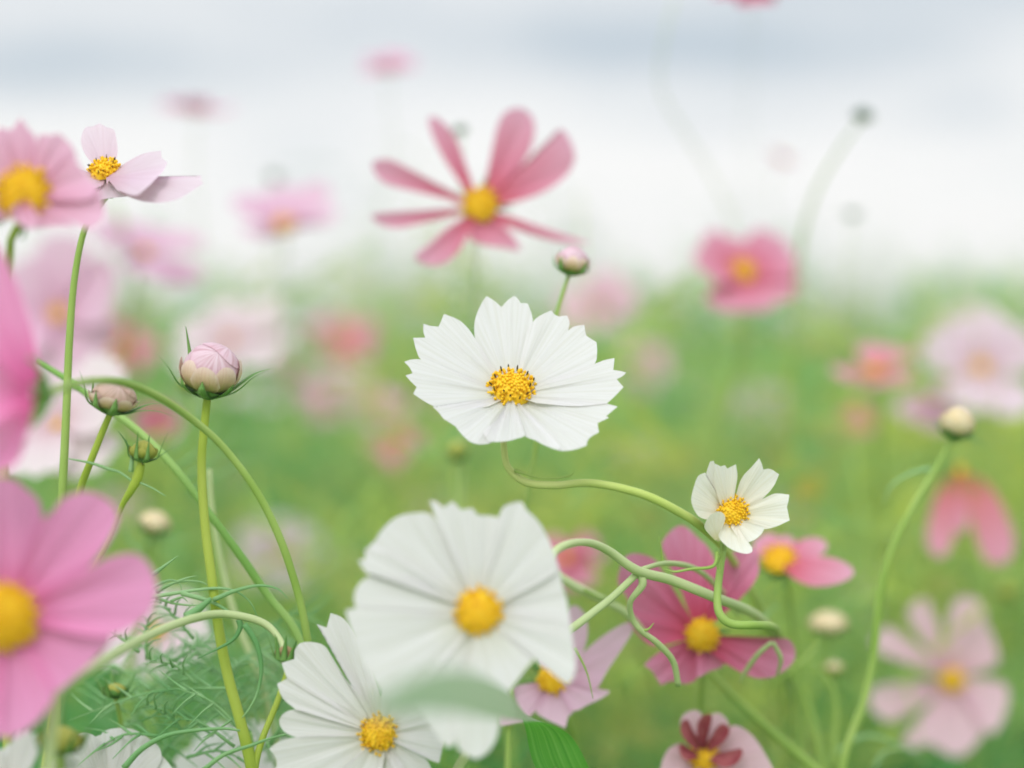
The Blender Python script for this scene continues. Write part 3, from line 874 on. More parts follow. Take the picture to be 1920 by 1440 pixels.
# ---- third white flower, cut by the lower edge
WA3 = axis(-.12, .30, .945)
W3C = P(711, 1378, .652)
white3 = [
 [(540, 1110), (450, 980), (330, 810), (275, 745), (250, 720, 1), (300, 738, 1), (320, 665, 1), (380, 690), (430, 760), (500, 900), (570, 1090)],
 [(510, 1130), (360, 950), (300, 840), (240, 812), (170, 815), (140, 850, 1), (138, 895, 1), (75, 915, 1), (88, 955), (103, 993, 1), (260, 1090), (480, 1200)],
 [(490, 1180), (260, 1070), (103, 992, 1), (52, 1020, 1), (80, 1090), (145, 1147, 1), (300, 1190), (470, 1240)],
 ({'lift': .0014}, [(470, 1220), (300, 1165), (160, 1145), (90, 1165), (63, 1205), (85, 1255), (150, 1287), (215, 1282), (310, 1285), (470, 1290)]),
 [(470, 1270), (300, 1275), (150, 1285), (60, 1310), (12, 1345, 1), (45, 1390), (50, 1430, 1), (30, 1470), (90, 1520), (250, 1530), (400, 1450), (510, 1360)],
 [(480, 1340), (380, 1460), (280, 1540), (330, 1640), (430, 1660), (540, 1620), (590, 1380)],
 [(570, 1370), (520, 1560), (540, 1660), (640, 1680), (740, 1640), (760, 1560), (650, 1350)],
 [(640, 1320), (740, 1370), (800, 1400), (830, 1480), (810, 1570), (720, 1590), (590, 1370)],
 ({'lift': .0016}, [(640, 1220), (760, 1190), (880, 1195, 1), (888, 1240), (880, 1330), (862, 1415, 1), (820, 1402, 1), (790, 1368), (720, 1345), (640, 1310)]),
 [(560, 1110), (600, 1000), (680, 950), (790, 1010), (860, 1120), (885, 1195), (760, 1210), (640, 1230)],
]
flower_traced('white cosmos at the lower edge with dark anthers, partly behind the grey-green leaf', W3C, WA3, white3, M['white'], [(720, 1460, .672), (740, 1560, .69), (760, 1700, .70)], .0066, .0040, cf=w2, cup=R(8), florets=80, anthers=14, ridge=.0009, chan=.0016, seed=9)

# ---- small half-open cream flower on the right
s4 = crop(1000, 840, 3.4286)
SA = axis(.18, .32, .93)
SC = P(1369, 966, .68)
small4 = [
 [(1180, 470), (1080, 450), (1035, 400), (1015, 330), (1035, 240), (1060, 180), (1105, 158, 1), (1130, 240), (1190, 360)],
 ({'lift': -.001}, [(1200, 400), (1140, 280), (1110, 180), (1135, 88, 1), (1160, 82, 1), (1185, 200), (1230, 360)]),
 [(1200, 360), (1165, 230), (1168, 100, 1), (1205, 118, 1), (1232, 110, 1), (1246, 132, 1), (1302, 105, 1), (1312, 180), (1300, 260), (1285, 360)],
 [(1300, 380), (1312, 270), (1345, 185), (1400, 125), (1452, 65, 1), (1468, 100), (1478, 138, 1), (1525, 135), (1580, 170, 1), (1545, 245), (1490, 310), (1420, 370), (1340, 420)],
 [(1340, 420), (1420, 370), (1500, 315), (1560, 292), (1645, 300, 1), (1640, 340), (1630, 378, 1), (1648, 465, 1), (1560, 505), (1470, 522), (1330, 500)],
 [(1330, 470), (1430, 500), (1482, 512), (1460, 560), (1395, 602), (1330, 592), (1270, 510)],
 ({'lift': .0008}, [(1290, 500), (1320, 570), (1380, 605), (1408, 640, 1), (1405, 668), (1365, 680), (1290, 660), (1225, 615), (1190, 560), (1230, 500)]),
]
st4 = [(1356, 1030, .69, .0015), (1350, 1070, .685, .0016), (1345, 1120, .68, .0017), (1350, 1152, .678, .0018), (1372, 1170, .678, .0018), (1415, 1172, .68, .0018), (1446, 1174, .70, .0018), (1458, 1184, .76, .0016), (1462, 1212, .84, .0016), (1472, 1300, .93, .0016)]
fl = flower_traced('small half open cream white cosmos with a big yellow centre, on a hooked stem', SC, SA, small4, M['cream'], st4, .0064, .0052, cf=s4, cup=R(34), florets=110, ridge=.0005, chan=.0015, seed=12, stem_mat='stem', calyx_r=.004, behind=.004, cal_spread=.35)
fan(outline([s4(q) for q in [(1165, 590), (1110, 530), (1100, 490), (1130, 430), (1185, 402), (1225, 432), (1222, 480), (1200, 545), (1195, 600)]]), s4((1180, 600)),
    lambda x, y, b: P(x, y, .672) - cb * 0 + cb * b, 10, 5, .0004, -.003, .003, 'petal', M['cream'], fl)
for pts in ([(1345, 1035, .676, .0007), (1342, 1055, .674, .0006), (1330, 1064, .672, .0006), (1295, 1067, .67, .0005), (1265, 1072, .669, .0004), (1243, 1066, .668, .0001)],
            [(1350, 1040, .68, .0005), (1345, 1060, .678, .0005), (1352, 1072, .676, .0002)]):
    v, f = tube_geo(*curve3(pts), 6)
    mesh_obj('leaf', v, f, M['stem'], fl)

# ---- deep rose flower behind the stems, lower right
r2 = crop(900, 1080, 2.743)
RA = axis(.02, .10, .99)
RC = P(1315, 1190, .765)
b4 = lambda pts: [s4(q) for q in pts]
b2 = lambda pts: [r2(q) for q in pts]
rose_d = [
 b4([(1010, 1080), (920, 850), (840, 680), (825, 620), (870, 545), (940, 498), (1000, 520), (1060, 580), (1110, 620), (1160, 700), (1190, 800), (1170, 950), (1130, 1080)]),
 b4([(1100, 1080), (1170, 900), (1200, 760), (1260, 680), (1340, 650), (1420, 650), (1452, 760), (1430, 850), (1340, 960), (1200, 1090)]),
 b4([(960, 1140), (850, 900), (800, 740), (700, 682), (600, 690), (555, 780), (545, 870), (600, 960), (615, 1010), (600, 1080), (640, 1160), (760, 1270), (950, 1240)]),
 b2([(1080, 320), (960, 370), (890, 415), (842, 458, 1), (880, 485), (905, 520, 1), (930, 562, 1), (980, 542), (1010, 540, 1), (1062, 555), (1125, 515), (1140, 380)]),
 b2([(1110, 370), (1115, 450), (1120, 520), (1180, 490), (1255, 455), (1210, 350)]),
 b2([(1180, 340), (1280, 312), (1400, 340), (1480, 348), (1530, 320), (1590, 328), (1622, 385), (1605, 450), (1520, 515), (1430, 527), (1350, 500), (1265, 452), (1170, 380)]),
]
flower_traced('deep rose cosmos with rumpled petals tangled behind pale curling stems', RC, RA, rose_d, M['deeprose'], [(1318, 1260, .785), (1315, 1330, .80), (1312, 1450, .81)], .0069, .0052, cup=R(5), florets=90, ridge=.0016, chan=.003, seed=15, wave=.003)

# ---- rose flower on the right of the cream one, seen from the side
rr2 = [
 b4([(1520, 720), (1440, 700), (1410, 620), (1450, 570), (1530, 545), (1580, 590), (1600, 690)]),
 b4([(1620, 700), (1640, 640), (1720, 590), (1810, 575), (1875, 600), (1885, 650), (1800, 720), (1680, 750)]),
 b4([(1660, 740), (1800, 700), (1920, 705), (2010, 740), (2060, 790), (2030, 840), (1930, 880), (1800, 890), (1690, 850), (1620, 790)]),
 b4([(1560, 690), (1550, 600), (1620, 560), (1680, 600), (1650, 690)]),
]
flower_traced('rose pink cosmos seen side on, just right of the cream white flower', P(1462, 1056, .84), axis(-.15, .75, .62), rr2, M['rose'], [(1475, 1090, .85), (1490, 1200, .87), (1500, 1350, .88)], .0075, .004, cup=R(15), florets=50, seed=18, ridge=.0008)

# ---- lilac flower tucked behind the white one
lil = [
 b2([(330, 560), (200, 560), (130, 620), (95, 700), (100, 765), (180, 755), (240, 735), (290, 690), (380, 610)]),
 b2([(350, 590), (290, 690), (330, 730), (440, 782, 1), (455, 720), (480, 690), (420, 590)]),
 b2([(400, 560), (470, 690), (560, 660), (640, 620), (665, 590), (580, 590), (430, 540)]),
 b2([(420, 540), (500, 430), (590, 340), (690, 270), (760, 240), (785, 280), (740, 360), (660, 480), (590, 590), (500, 600)]),
 b2([(380, 500), (400, 330), (440, 190), (490, 150), (540, 200), (555, 300), (520, 410), (450, 520)]),
 b2([(350, 520), (300, 400), (320, 280), (380, 250), (420, 330), (400, 500)]),
]
flower_traced('lilac pink cosmos half hidden behind the broad white flower', P(1036, 1275, .755), axis(.05, .35, .93), lil, M['lilac'], [(1050, 1320, .77), (1080, 1400, .79), (1090, 1500, .80)], .0062, .004, cup=R(10), florets=60, seed=21)

# ---- quilled pink flower at the lower edge
QC = P(1318, 1418, .765)
quill = [
 b2([(1080, 900), (1040, 860), (975, 885), (935, 960), (925, 1080), (1000, 1150), (1090, 1000)]),
 b2([(1110, 880), (1060, 830), (1030, 770), (1045, 715), (1100, 690), (1145, 720), (1150, 860)]),
 b2([(1150, 870), (1160, 780), (1190, 715), (1230, 705), (1270, 740), (1275, 800), (1190, 880)]),
 b2([(1190, 900), (1240, 830), (1285, 775), (1340, 775), (1410, 830), (1470, 920), (1520, 1040), (1450, 1120), (1300, 1060), (1200, 960)]),
 b2([(1130, 960), (1080, 1080), (1130, 1200), (1260, 1200), (1330, 1090), (1200, 980)]),
]
qf = flower_traced('pale pink cosmos with maroon quills round its centre, at the lower edge', QC, axis(.02, .25, .97), quill, M['pale'], [(1320, 1470, .785), (1330, 1560, .80), (1330, 1650, .81)], .0062, .005, cup=R(22), florets=60, seed=24, cal_spread=.5)
def fat(pts, k=1.55):
    q = np.array(pts, float); c0 = q.mean(0); u = np.linalg.svd(q - c0)[2][0]; nn = np.array((-u[1], u[0]))
    return [tuple(c0 + u * ((p - c0) @ u) + nn * ((p - c0) @ nn) * k) for p in q]
for k, pts in enumerate(([(1125, 900), (1085, 860), (1045, 800), (1040, 750), (1062, 745), (1085, 790), (1110, 830), (1145, 880)],
                         [(1135, 880), (1128, 820), (1132, 760), (1155, 715), (1180, 712), (1178, 760), (1160, 810), (1155, 880)],
                         [(1150, 885), (1190, 840), (1225, 790), (1255, 765), (1278, 778), (1265, 815), (1225, 860), (1170, 900)],
                         [(1165, 915), (1230, 930), (1290, 925), (1335, 900), (1352, 915), (1320, 950), (1250, 965), (1170, 940)],
                         [(1120, 930), (1075, 935), (1040, 915), (1022, 880), (1035, 870), (1065, 895), (1100, 905), (1130, 910)])):
    traced_petal([r2(q) for q in fat(pts)], QC, axis(.02, .25, .97), R(42), .0035, M['maroon'], qf, 90 + k, .0004, .004, .0, rows=8, name='quill')

# ---- rose flower with narrow separate petals against the sky
r5 = crop(640, 0, 3.0)
rose_n = [
 [(720, 1100), (640, 980), (560, 850), (495, 700), (510, 655), (565, 690), (630, 770), (685, 900), (740, 1080)],
 [(820, 1090), (850, 900), (885, 740), (930, 645), (1000, 610), (1060, 640), (1080, 720), (1045, 850), (950, 1000), (870, 1110)],
 [(860, 1110), (1000, 970), (1100, 890), (1180, 800), (1240, 740), (1288, 790), (1310, 880), (1250, 980), (1100, 1080), (870, 1160)],
 [(860, 1190), (1000, 1235), (1130, 1285), (1280, 1335), (1390, 1372), (1280, 1368), (1100, 1325), (860, 1240)],
 [(760, 1230), (735, 1330), (800, 1370), (900, 1395), (990, 1412), (960, 1340), (860, 1220)],
 [(730, 1200), (600, 1290), (500, 1380), (420, 1450), (470, 1490), (560, 1482), (640, 1420), (700, 1330), (760, 1220)],
 [(720, 1165), (560, 1190), (400, 1200), (250, 1202), (170, 1222), (220, 1262), (320, 1275), (450, 1250), (720, 1190)],
 [(720, 1130), (560, 1060), (400, 970), (280, 910), (190, 908), (178, 950), (240, 1020), (380, 1060), (540, 1095), (720, 1165)],
]
def widen(pts, k):
    q = np.array([p[:2] for p in pts], float); c0 = np.array((785., 1160.))
    d = q.mean(0) - c0; d /= np.hypot(*d); nn = np.array((-d[1], d[0]))
    m = ((q - c0) @ nn).mean()
    return [tuple(c0 + d * ((p - c0) @ d) + nn * (m + ((p - c0) @ nn - m) * k)) for p in q]
rose_n = [widen(p, 1.16) for p in rose_n]
flower_traced('rose cosmos with eight narrow spread petals above the sharp white flower', P(901, 388, .87), axis(.0, .25, .96), rose_n, M['rose'], [(895, 440, .885), (890, 520, .90), (880, 640, .92), (870, 800, .93)], .0082, .005, cf=r5, cup=R(8), florets=60, seed=27, ridge=.0012, chan=.003, sr=.0006, stem_mat='stem_pale')

# ---- pale pink flower, side on, left, in focus
c1 = crop(0, 180, 3.0)
PA = axis(-.12, .80, .56)
PC = P(199, 332, .69)
palef = [
 ({'cup': R(28)}, [(560, 420), (480, 330), (455, 250), (478, 180), (520, 170), (560, 153, 1), (600, 175), (640, 190), (656, 250), (660, 330), (620, 430)]),
 ({'cup': R(20), 'lift': .001}, [(600, 500), (650, 420), (740, 355), (820, 320), (905, 308, 1), (910, 348, 1), (942, 372, 1), (920, 420), (880, 462), (830, 512), (760, 560), (660, 530)]),
 ({'cup': R(12)}, [(640, 500), (780, 500), (900, 475), (1010, 465), (1132, 448, 1), (1133, 474, 1), (1146, 492, 1), (1080, 535), (1000, 580), (900, 600), (800, 592), (690, 555)]),
 ({'cup': R(22)}, [(540, 440), (450, 430), (400, 400), (360, 440), (400, 520), (520, 520), (580, 500)]),
 ({'cup': R(10), 'lift': -.0005}, [(570, 500), (540, 560), (560, 580), (640, 572), (720, 560), (640, 510)]),
]
pstem = [(205, 362, .692, .0012), (182, 392, .691, .0013), (158, 432, .69, .0014), (140, 520, .69, .0015), (130, 640, .69, .0017), (124, 780, .69, .0018), (117, 920, .69, .0019), (110, 1050, .69, .0019)]
flower_traced('pale pink cosmos seen side on with yellow and black stamens, on a long thin stem', PC, PA, palef, M['paler'], pstem, .0056, .0035, cf=c1, cup=R(20), florets=46, anthers=12, seed=30, calyx_r=.003, behind=.006, disc_lift=.002)

# ---- pink flower in front at the upper left, blurred
TA = axis(.06, .36, .93)
TC = P(48, 368, .575)
topl = [
 ({'lift': -.0006}, [(110, 480), (40, 330), (-20, 220), (0, 175), (60, 190), (115, 122, 1), (160, 185), (200, 240), (200, 400), (180, 500)]),
 [(180, 500), (200, 350), (215, 225), (280, 220), (330, 212), (375, 250), (410, 295), (390, 390), (270, 530)],
 [(260, 530), (340, 420), (410, 300), (440, 380), (495, 450), (550, 515), (500, 580), (290, 590)],
 [(280, 560), (420, 540), (550, 515), (582, 590), (588, 680), (545, 735), (480, 747), (400, 700), (260, 620)],
 [(260, 600), (330, 650), (420, 740), (350, 737), (250, 742), (190, 745), (150, 700), (190, 640)],
 ({'lift': .0045, 'chan': .003}, [(180, 640), (215, 670), (210, 730), (160, 748), (100, 715), (55, 670), (70, 630), (120, 612)]),
 [(110, 640), (60, 680), (0, 700), (-80, 680), (-140, 620), (-40, 580)],
 [(30, 600), (-90, 580), (-200, 560), (-240, 450), (-120, 420), (30, 520)],
 [(60, 540), (-60, 440), (-160, 360), (-120, 240), (-20, 210), (60, 340), (120, 500)],
]
flower_traced('pink cosmos with a golden centre, blurred, close up at the upper left edge', TC, TA, topl, M['softpink'], [(20, 450, .60), (15, 560, .62), (10, 700, .63)], .0087, .0050, cf=c1, cup=R(16), florets=100, seed=33, ridge=.0009, chan=.002, stem_mat='stem_yellow')

# ---- big pink flower in front at the lower left, blurred
c7 = crop(0, 960, 3.0)
BA = axis(.10, .10, .98)
BC = P(12, 1157, .55)
bigp = [
 [(30, 500), (-60, 200), (-140, -60), (-60, -180), (60, -190), (150, -130), (220, -60), (235, 60), (180, 250), (110, 500)],
 [(80, 500), (180, 250), (230, 60), (290, 0), (360, -80), (480, -118), (600, -75), (665, 10), (640, 110), (560, 240), (470, 340), (260, 500), (150, 540)],
 [(130, 540), (330, 430), (490, 330), (600, 262), (750, 232), (835, 290), (880, 400), (868, 520), (800, 610), (620, 700), (400, 680), (140, 620)],
 [(140, 600), (400, 660), (620, 700), (560, 800), (430, 920), (300, 1010), (200, 900), (90, 680)],
 [(110, 660), (240, 860), (310, 1000), (250, 1130), (130, 1240), (0, 1262), (-60, 1100), (30, 680)],
 [(40, 680), (20, 900), (10, 1240), (-160, 1260), (-260, 1100), (-120, 850), (0, 660)],
 [(0, 640), (-200, 800), (-400, 820), (-460, 640), (-300, 540), (0, 580)],
 [(10, 560), (-260, 480), (-440, 300), (-340, 100), (-150, 160), (20, 480)],
]
flower_traced('big pink cosmos with a deep yellow centre, close up and blurred at the lower left', BC, BA, bigp, M['pink'], [(-40, 1240, .58), (-60, 1400, .60), (-60, 1550, .61)], .0098, .0066, cf=c7, cup=R(10), florets=140, seed=36, ridge=.0010, chan=.0025, bend=-.001)

# ---- vivid pink flower at the left edge, seen from behind
EA = axis(-.90, .1, .42)
EC = P(62, 742, .545)
edge = [
 ({'cup': R(30)}, [(66, 745), (74, 690), (62, 620), (34, 530), (0, 462), (-60, 420), (-110, 520), (-70, 650), (0, 760)]),
 ({'cup': R(30), 'lift': .002}, [(62, 755), (58, 800), (42, 860), (15, 882), (-50, 890), (-90, 800), (-20, 740)]),
 ({'cup': R(45), 'lift': .004}, [(58, 750), (20, 700), (-50, 640), (-120, 700), (-100, 800), (0, 790)]),
]
estem = [(84, 742, .555, .0016), (120, 726, .575, .0016), (170, 715, .60, .0016), (225, 716, .625, .0016), (290, 740, .645, .0016), (360, 786, .66, .0016), (420, 840, .668, .0016), (480, 920, .672, .0017), (525, 1010, .675, .0018), (558, 1110, .678, .0018), (575, 1190, .68, .0018), (590, 1300, .685, .0018)]
root = thing('cosmos_flower', 'vivid pink cosmos turned away at the left edge, on a long arching stem', 'flower', foot(estem))
for k, (kw, pts) in enumerate(edge):
    dd = (.545, .535, .525)[k]
    org = (66, 748)
    fan(outline(pts), org, lambda x, y, b, dd=dd: P(x, y, dd - (66 - x) * .00006) + cb * b, 12, 60 + k, .0018, .004, .002, 'petal', M['hotpink'], root, .002)
calyx(EC, EA, .0045, root, n=8, sl=.010, seed=5, spread=.55, depth=.004)
stem_part(root, estem, 'stem', True, fromC=P(70, 744, .548))

# ---- star shaped pale flower, lower right, blurred
c3 = crop(1440, 900, 2.667)
star = [
 [(880, 960), (770, 790), (700, 690), (730, 605), (800, 605), (840, 690), (910, 930)],
 [(880, 940), (895, 760), (920, 630), (990, 580), (1070, 620), (1090, 710), (1130, 800), (1145, 920), (960, 990)],
 [(860, 970), (700, 910), (570, 870), (525, 800), (600, 735), (690, 790), (880, 930)],
 [(860, 1010), (700, 1010), (550, 1030), (500, 1080), (540, 1170), (620, 1205), (730, 1150), (890, 1050)],
 [(890, 1030), (760, 1190), (680, 1290), (715, 1345), (800, 1320), (900, 1372), (960, 1385), (1040, 1320), (1080, 1220), (960, 1040)],
 [(950, 1020), (1070, 1130), (1075, 1240), (1130, 1262), (1180, 1190), (1205, 1070), (1165, 1010), (970, 985)],
]
flower_traced('pale pink star shaped cosmos, blurred, at the lower right', P(1783, 1275, 1.06), axis(.0, .15, .99), star, M['pale'], [(1790, 1330, 1.08), (1800, 1420, 1.10), (1805, 1520, 1.11)], .0068, .0045, cf=c3, cup=R(8), florets=40, seed=39, ridge=.0008)

# ---- drooping red flower at the right
red = [
 [(1800, 890), (1770, 900), (1745, 960), (1738, 1020), (1765, 1045), (1788, 1010), (1800, 930)],
 [(1800, 885), (1850, 905), (1885, 960), (1903, 1020), (1885, 1055), (1848, 1050), (1822, 980), (1808, 920)],
 [(1795, 890), (1780, 950), (1795, 1000), (1815, 980), (1815, 900)],
]
flower_traced('drooping warm red cosmos with hanging petals, blurred, right of the pale bud stem', P(1800, 885, 1.08), axis(.05, .55, .8), red, M['scarlet'], [(1806, 930, 1.10), (1812, 1030, 1.11), (1816, 1150, 1.12)], .003, .002, cup=R(-20), florets=20, seed=42)

# ---- simpler blurred flowers
G1 = 'blurred cosmos flowers behind the sharp ones'
def fg(label, px, py, d, ax, L, Wd, mat, **k):
    return flower_generic(label, px, py, d, axis(*ax), L, Wd, M[mat], group=G1, **k)
fg('lilac cosmos low against the sky, left of the narrow petalled rose flower', 532, 432, 1.20, (.02, .78, .63), .036, .022, 'lilac', seed=51, cal=False, cup=R(30), disc_r=.0070, sr=.0007)
fg('rose cosmos with ragged petals at the skyline, right of the narrow petalled one', 1392, 516, 1.12, (.08, .66, .75), .035, .026, 'rose', seed=52, cup=R(20), disc_r=.0072, n=8, rot=.3)
fg('pale pink cosmos in side view, faint against the sky, above the lilac flower', 370, 216, 1.30, (.12, .96, .22), .027, .018, 'softpink', seed=53, cup=R(24), disc_r=.004, cal=False, sr=.0004)
fg('pale pink cosmos in side view, faint, highest on the left half of the sky', 728, 138, 1.28, (.0, .95, .3), .022, .016, 'softpink', seed=54, cup=R(28), disc_r=.004, cal=False, sr=.0003)
fg('red cosmos cut off by the top edge of the picture', 1412, -18, 1.02, (.0, .93, .30), .026, .020, 'rose', seed=55, cup=R(10), stem=[(1412, -6, 1.03), (1404, 120, 1.6), (1400, 300, 1.9)], sr=.0003)
fg('large pale pink cosmos with an orange centre, very blurred, behind the long thin stem', 112, 592, 1.20, (-.1, .45, .88), .050, .036, 'lilac', seed=56, cup=R(16), disc_r=.006)
fg('pale pink cosmos, very blurred, above the large pale one at the left', 270, 478, 1.20, (.3, .85, .3), .040, .030, 'lilac', seed=57, cup=R(12), disc_r=.004)
fg('blush white cosmos, very blurred, behind the large pink bud', 430, 640, 1.35, (.1, .7, .65), .044, .030, 'blush', seed=58, cup=R(10), disc_r=.003)
fg('rose cosmos, very blurred, right of the large pink bud', 640, 648, 1.7, (.1, .7, .6), .036, .026, 'rose', seed=59, disc_r=.004)
fg('rosy cosmos, very blurred, left of the sharp white flower and lowest of that cluster', 742, 835, 1.45, (-.1, .75, .5), .022, .018, 'rose', seed=60, disc_r=.005)
fg('dusty pink cosmos, very blurred, left of the sharp white flower', 705, 765, 1.65, (.1, .8, .5), .034, .026, 'softpink', seed=61, disc_r=.005)
fg('pale pink cosmos, very blurred, behind the bud above the sharp white flower', 1125, 582, 1.55, (.1, .5, .8), .036, .026, 'pale', seed=62, disc_r=.003)
fg('large pale pink cosmos, very blurred, at the right edge above the pale bud', 1838, 692, 1.32, (-.1, .45, .88), .044, .036, 'paler', seed=63, disc_r=.0060, cup=R(20), n=7, gaps=(4,))
fg('red pink cosmos in side view, very blurred, left of the large pale one', 1640, 702, 1.16, (-.18, .93, .28), .029, .019, 'coral', seed=64, disc_r=.005)
fg('pink cosmos, very blurred, just left of the pale bud at the right', 1745, 768, 1.35, (-.2, .75, .5), .026, .020, 'lilac', seed=65, disc_r=.003)
fg('blush cosmos with closed petals, very blurred, behind the thin stem at the left edge', 110, 800, .98, (-.2, .6, .7), .042, .034, 'blush', seed=66, disc_r=.003)
fg('rose cosmos, very blurred, between the two small buds and the arching stem', 292, 792, 1.25, (.1, .6, .7), .018, .015, 'rose', seed=67, disc_r=.003)
fg('pink cosmos, just a petal showing right of the broad white flower', 1060, 1050, 1.06, (.1, .75, .5), .021, .016, 'rose', seed=68, disc_r=.003)
fg('faint pink cosmos in side view high on the right, left of the tall bud stem', 1465, 298, 1.4, (.3, .9, .2), .012, .009, 'softpink', seed=69, disc_r=.003, cal=False, sr=.0003)
fg('yellowish faded cosmos head, blurred, above the rose flower at the right', 1515, 918, 1.3, (.0, .5, .85), .008, .008, 'budcream', seed=70, disc_r=.008, cal=False)
fg('brownish rose cosmos, very blurred, at the left behind the long thin stem', 225, 655, 1.55, (.2, .6, .7), .034, .024, 'scarlet', seed=71, disc_r=.005)
fg('dusty rose cosmos, very blurred, right of the arching stem', 620, 760, 1.9, (.2, .6, .7), .030, .024, 'softpink', seed=72, disc_r=.005)
fg('blush cosmos, very blurred, low between arching stem and broad white flower', 530, 1045, 1.5, (.2, .6, .7), .040, .030, 'blush', seed=73, disc_r=.004)
fg('pale pink cosmos, very blurred, right of the sharp white flower', 1205, 690, 1.9, (.1, .6, .7), .030, .024, 'softpink', seed=74, disc_r=.004)
fg('blush pink cosmos, very blurred, low behind the pink one at the left', 290, 1190, .98, (.2, .6, .7), .030, .022, 'blush', seed=75, disc_r=.004)
fg('dusty pink cosmos, very blurred, in the green right of the sharp white flower', 1430, 775, 1.9, (.2, .6, .7), .036, .020, 'dusty', seed=76, disc_r=.004)
fg('brown pink faded cosmos, very blurred, below the red pink one at the right', 1605, 790, 1.7, (.0, .7, .6), .018, .014, 'scarlet', seed=77, disc_r=.006)

# ---- white petals low at the left
fg('white cosmos turned aside at the lower edge, nearest the left corner', 204, 1500, .70, (.20, .60, .7), .0255, .022, 'white', seed=81, cup=R(40), rot=.35, kind='round', cal=False)
fg('white cosmos at the lower edge, blurred, below the fine thread leaves', 440, 1486, .80, (.1, .5, .8), .028, .024, 'white', seed=82, cup=R(24), rot=.5, kind='round')
fg('white cosmos showing petal tips under the big pink flower', 20, 1500, .60, (.0, .6, .7), .022, .010, 'white', seed=83, cup=R(25), n=11)

# ================================================================== THE BUDS
G2 = 'cosmos buds'
bud('large round pink bud opening, with spread green sepals, sharp, on a straight stem', P(391, 738, .68), axis(.12, .96, .24), .0093, .0172,
    [(389, 745, .68, .0017), (384, 790, .68, .0018), (378, 870, .68, .0019), (384, 980, .68, .0020), (398, 1090, .68, .0021), (412, 1190, .68, .0022), (428, 1270, .68, .0023), (450, 1350, .68, .0024), (470, 1430, .68, .0026), (480, 1500, .68, .0026)],
    sep_list=[(math.pi + .25, .0125, .50), (2.3, .017, .30), (-.22, .013, .62), (.45, .012, .80), (4.62, .003, .1), (5.5, .004, .5), (3.9, .004, .3), (1.5, .008, .6)], seed=2, group=G2, stem_mat='stem_yellow', sep_w=.0015)
bud('pink bud tucked under the arching stem, with a long curled sepal', P(207, 772, .665), axis(.22, .95, .1), .0072, .0105,
    [(205, 780, .665, .0014), (190, 815, .668, .0015), (168, 870, .67, .0016), (150, 920, .675, .0017), (135, 990, .68, .0017)],
    sep_list=[(math.pi, .010, .35), (2.7, .007, .15), (0.1, .013, 1.35), (.5, .009, .9), (5.0, .004, .2), (4.2, .005, .2), (1.6, .007, .4)], seed=3, group=G2, stem_mat='stem_yellow', bract_top=.5, petal='budtan')
gb = bud('small green bud with upright claw-like sepals, left of the large pink bud', P(267, 864, .668), axis(.10, .98, .05), .0042, .0070,
    [(265, 868, .668, .0017), (258, 895, .668, .0022), (245, 920, .668, .0017), (228, 950, .67, .0012), (205, 1010, .675, .0011), (170, 1075, .68, .0011)],
    petal='budgreen', bract='budgreen', sep_list=[(math.pi, .0075, .18), (4.4, .0085, .02), (.0, .0095, .25), (.3, .0105, .75), (2.6, .010, .55), (1.5, .007, .2), (5.2, .006, .05)], seed=4, group=G2, stem_mat='stem_yellow', detail=False, sep_w=.0010)
for pts in ([(252, 905, .668, .0005), (225, 886, .668, .0005), (205, 880, .667, .0006), (170, 868, .666, .0005), (128, 860, .665, .0002)],
            [(255, 902, .668, .0004), (285, 915, .667, .0003), (310, 930, .666, .0002)], [(245, 885, .668, .0009), (249, 850, .668, .0006), (252, 830, .668, .0001)]):
    v, f = tube_geo(*curve3(pts), 6)
    mesh_obj('leaf', v, f, M['thread'], gb)
bud('pink bud on a thin stem rising behind the sharp white flower', P(1068, 512, .745), axis(.22, .95, .2), .0056, .0098,
    [(1066, 516, .745, .0009), (1056, 548, .745, .0010), (1044, 590, .745, .0011), (1030, 660, .745, .0012), (1010, 800, .745, .0013), (980, 1000, .745, .0013)], seed=5, group=G2, sep_len=.004, sep_out=.3, sepals=6)
bud('cream bud, soft, on the long curved stem at the right', P(1788, 820, .795), axis(.2, .95, .15), .0060, .0120,
    [(1786, 818, .795, .0013), (1768, 855, .795, .0015), (1745, 895, .795, .0018), (1712, 950, .795, .0018), (1672, 1030, .795, .0019), (1648, 1120, .795, .0019), (1640, 1220, .795, .0020), (1618, 1320, .795, .0021), (1585, 1410, .795, .0022), (1570, 1500, .795, .0022)],
    petal='budcream', bract='budcream', seed=6, group=G2, stem_mat='stem', sep_len=.008, sep_out=.8, sepals=6)
bud('cream bud, blurred, under the small green bud at the left', P(285, 1000, .86), axis(.25, .93, .1), .0062, .0096,
    [(282, 1008, .86), (268, 1060, .865), (255, 1140, .87)], petal='budcream', bract='budcream', seed=7, group=G2, sep_len=.010, sep_out=.7, sepals=6)
bud('green bud, blurred, behind the large pink bud', P(352, 735, .88), axis(.1, .98, .1), .0040, .0060,
    [(352, 742, .88, .0009), (360, 800, .88, .001), (372, 860, .885, .001)], petal='budgreen', bract='budgreen', seed=8, group=G2, sep_len=.004, sep_out=.4, sepals=6, detail=False)
bud('dark bud far off, on a tall slanting stem against the sky at the right', P(1616, 226, 1.06), axis(.2, .95, .1), .0044, .0066,
    [(1610, 232, 1.06, .0007), (1575, 280, 1.07, .0009), (1532, 355, 1.08, .0011), (1508, 430, 1.09, .0013), (1495, 510, 1.1, .0014), (1490, 640, 1.11, .0015)], petal='deepbud', bract='deepbud', seed=9, group=G2, sep_len=.006, sep_out=.7, sepals=6, detail=False)
